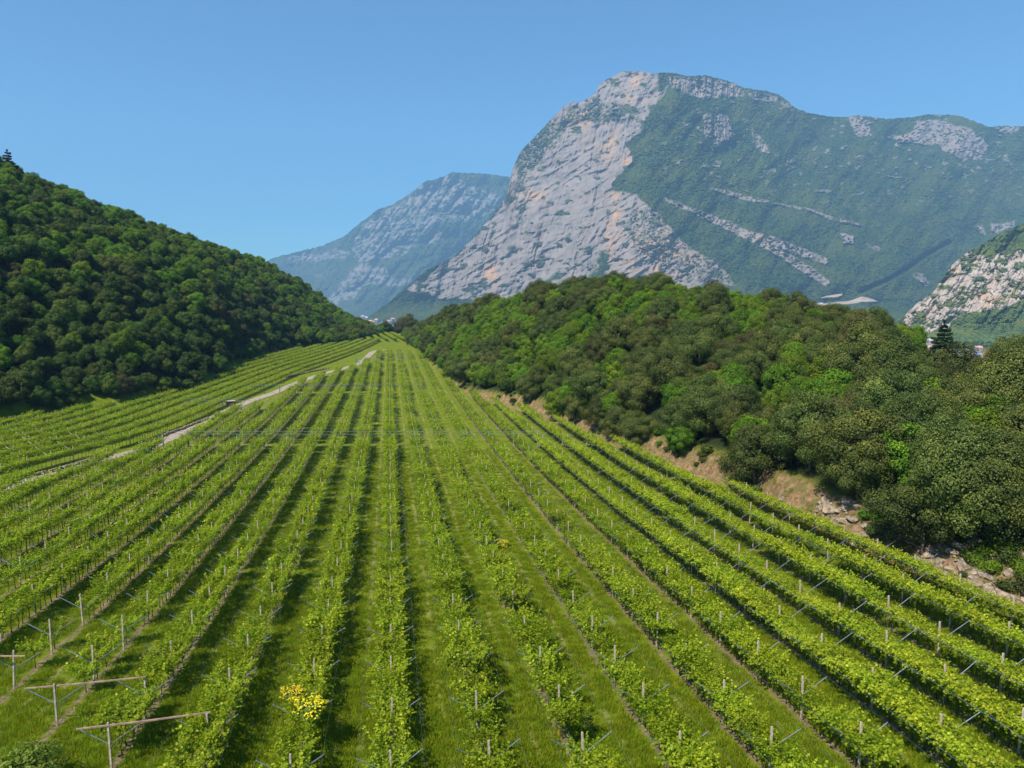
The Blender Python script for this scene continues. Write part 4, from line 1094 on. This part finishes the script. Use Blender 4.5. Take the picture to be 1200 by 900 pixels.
# houses: walls, pitched roof, windows, chimney
def house(u, v, D, w, d, h, wall, roof, rz, label, pitch=.28, group=None, wins=True, flat=False):
    x, y, z = at(u, v, D)
    t = empty('house' if not flat else 'warehouse', (x, y, z), rz); tag(t, label, 'house' if not flat else 'warehouse', group)
    mb = MB(); mb.box((0, 0, h / 2 - 3), (w, d, h + 6)); 
    if not flat: mb.add([(-w / 2, -d / 2, h), (-w / 2, d / 2, h), (-w / 2, 0, h + d * pitch), (w / 2, -d / 2, h), (w / 2, d / 2, h), (w / 2, 0, h + d * pitch)], [(0, 1, 2), (3, 5, 4)])
    obj('wall', mb.mesh('wall', M[wall]), t)
    mb = MB(); e = .5; k = pitch
    if flat: mb.box((0, 0, h + .4), (w + .8, d + .8, .8))
    else:
        for s in (-1, 1):
            a = (s * (d / 2 + e)); z0_ = h - e * k * 2 + .05; z1_ = h + d * k / 1 * 1 + .1
            mb.add([(-w / 2 - e, a, z0_), (w / 2 + e, a, z0_), (w / 2 + e, 0, z1_), (-w / 2 - e, 0, z1_), (-w / 2 - e, a, z0_ + .3), (w / 2 + e, a, z0_ + .3), (w / 2 + e, 0, z1_ + .3), (-w / 2 - e, 0, z1_ + .3)],
                   [(0, 1, 2, 3), (4, 7, 6, 5), (0, 4, 5, 1), (0, 3, 7, 4), (1, 5, 6, 2), (3, 2, 6, 7)])
    r = obj('roof', mb.mesh('roof', M[roof]), t)
    if not flat:
        mb = MB(); mb.box((w * .2, d * .1, h + d * pitch + .6), (.9, .9, 1.8)); obj('chimney', mb.mesh('chimney', M[wall]), r)
    if wins:
        mb = MB(); mb.box((0, 0, 0), (1.3, .2, 1.5)); wm = mb.mesh('window', M['window'])
        for i in range(max(2, int(w / 4))):
            for st_ in range(max(1, int(h / 3))):
                obj('window', wm, t, (-w / 2 + (i + .5) * w / max(2, int(w / 4)), -d / 2 - .04, 1.6 + 3 * st_))
H = [(1146, 412, 1250, 11, 10, 7, 'plaster', 'roof_pink', -.3, 'grey-white tower-like house standing alone below the rocky spur'),
     (1163, 417, 900, 21, 11, 4.2, 'plaster_warm', 'roof_red', -.15, 'house with a long bright orange-red roof, rightmost of the roofs'),
     (1143, 419, 920, 10, 8, 3.5, 'plaster', 'roof_blue', -.2, 'building with a bright blue roof beside the orange-red roof'),
     (1136, 418.5, 915, 6, 6, 3.5, 'plaster_warm', 'roof_red', .2, 'small red-brown roofed house left of the blue roof'),
     (1118, 416, 980, 9, 8, 5, 'plaster', 'roof_grey', .1, 'pale grey roofed house just right of the lone pine'),
     (1108, 417, 1000, 8, 8, 4, 'plaster', 'roof_pink', .4, 'pink roofed house seen behind the lone pine trunk'),
     (1090, 411, 1000, 14, 9, 4.5, 'plaster_warm', 'roof_pink', -.1, 'house with a dull pink roof left of the lone pine'),
     (1087, 402, 1100, 18, 10, 4, 'plaster', 'roof_grey', -.2, 'long pale blue-grey roof above the pink roof left of the pine'),
     (1130, 414, 1050, 9, 8, 4.5, 'plaster', 'roof_grey', .3, 'pale house between the pine and the blue roof'),
     (1014, 374.5, 2100, 16, 10, 4, 'plaster', 'roof_pink', .2, 'pale house showing through the notch in the wooded crest')]
for h_ in H: house(*h_, group='houses beyond the right wooded hill')
for (u, v, w, rf, lab) in ((947, 357.5, 22, 'roof_red', 'red roofed farmhouse left of the gravel heap'), (957, 358.5, 16, 'roof_pink', 'ochre farmhouse touching the gravel heap'), (962, 358, 14, 'roof_grey', 'small pale farmhouse at the end of the gravel heap')):
    house(u, v, 2900, w, 12, 7, 'plaster_warm', rf, 0, lab, group='farmhouses by the quarry')
k = 0
for (u, v, w, h, rf, fl) in ((433, 377, 40, 9, 'roof_pink', 0), (439, 377.5, 34, 8, 'roof_red', 0), (444, 379, 60, 8, 'roof_blue', 1), (449, 378, 40, 9, 'roof_grey', 1), (441, 375.5, 24, 9, 'roof_pink', 0), (454, 377, 36, 9, 'roof_pink', 0), (456, 379.5, 70, 10, 'roof_grey', 1),
                     (461, 377, 40, 9, 'roof_pink', 0), (464, 380, 60, 9, 'roof_blue', 1), (467, 378, 40, 9, 'roof_grey', 1), (470, 376.5, 30, 9, 'roof_red', 0), (484, 376.5, 45, 10, 'roof_pink', 0), (487, 377.5, 38, 10, 'roof_grey', 1), (425, 371.5, 24, 9, 'roof_pink', 0), (460, 374.5, 26, 9, 'roof_pink', 0), (429, 373, 20, 9, 'roof_grey', 0)):
    k += 1
    house(u, v + 1.0, 3560 - 2 * k, w * .62, 22, h * .75, 'plaster_far', rf, rng.normal(0, .2), '%s %s in the distant town, %s from its left' % ({'roof_pink': 'pink roofed', 'roof_red': 'red roofed', 'roof_blue': 'blue roofed', 'roof_grey': 'grey roofed'}[rf], 'warehouse' if fl else 'house', ordw(1 + sorted([433, 439, 444, 449, 441, 454, 456, 461, 464, 467, 470, 484, 487, 425, 460, 429]).index(u))),
          group='buildings of the distant town', wins=False, flat=bool(fl))
# guard rail on the dip beside the lone pine
pa = [Vector(at(u, v, 170)) for u, v in ((1080, 408), (1093, 411.5), (1107, 414.5), (1122, 417), (1138, 420), (1153, 423))]
t = empty('guard_rail', pa[0]); tag(t, 'thin pale grey rail curving below the lone pine', 'rail')
mb = MB(); mb.tube([p - pa[0] for p in pa], .11, 5); obj('rail', mb.mesh('rail', M['arm']), t)
for p in pa:
    mb = MB(); zg = landz(p.x, p.y); mb.tube([Vector((p.x, p.y, min(zg, p.z) - .4)) - pa[0], p - pa[0]], .06, 5); obj('rail_post', mb.mesh('rail_post', M['arm']), t)

# ---------------------------------------------------------------- air
m = bpy.data.materials.new('haze'); m.use_nodes = True; nt = m.node_tree; nt.nodes.clear()
pv = nt.nodes.new('ShaderNodeVolumePrincipled'); mo = nt.nodes.new('ShaderNodeOutputMaterial'); nt.links.new(pv.outputs[0], mo.inputs['Volume'])
pv.inputs['Color'].default_value = HAZE_COL; pv.inputs['Density'].default_value = HAZE; pv.inputs['Anisotropy'].default_value = 0.0
mb = MB(); mb.box((1500, 4300, 1200), (13400, 12400, 2530)); o = obj('haze', mb.mesh('haze', m)); tag(o, 'thin blue air haze', kind='stuff')
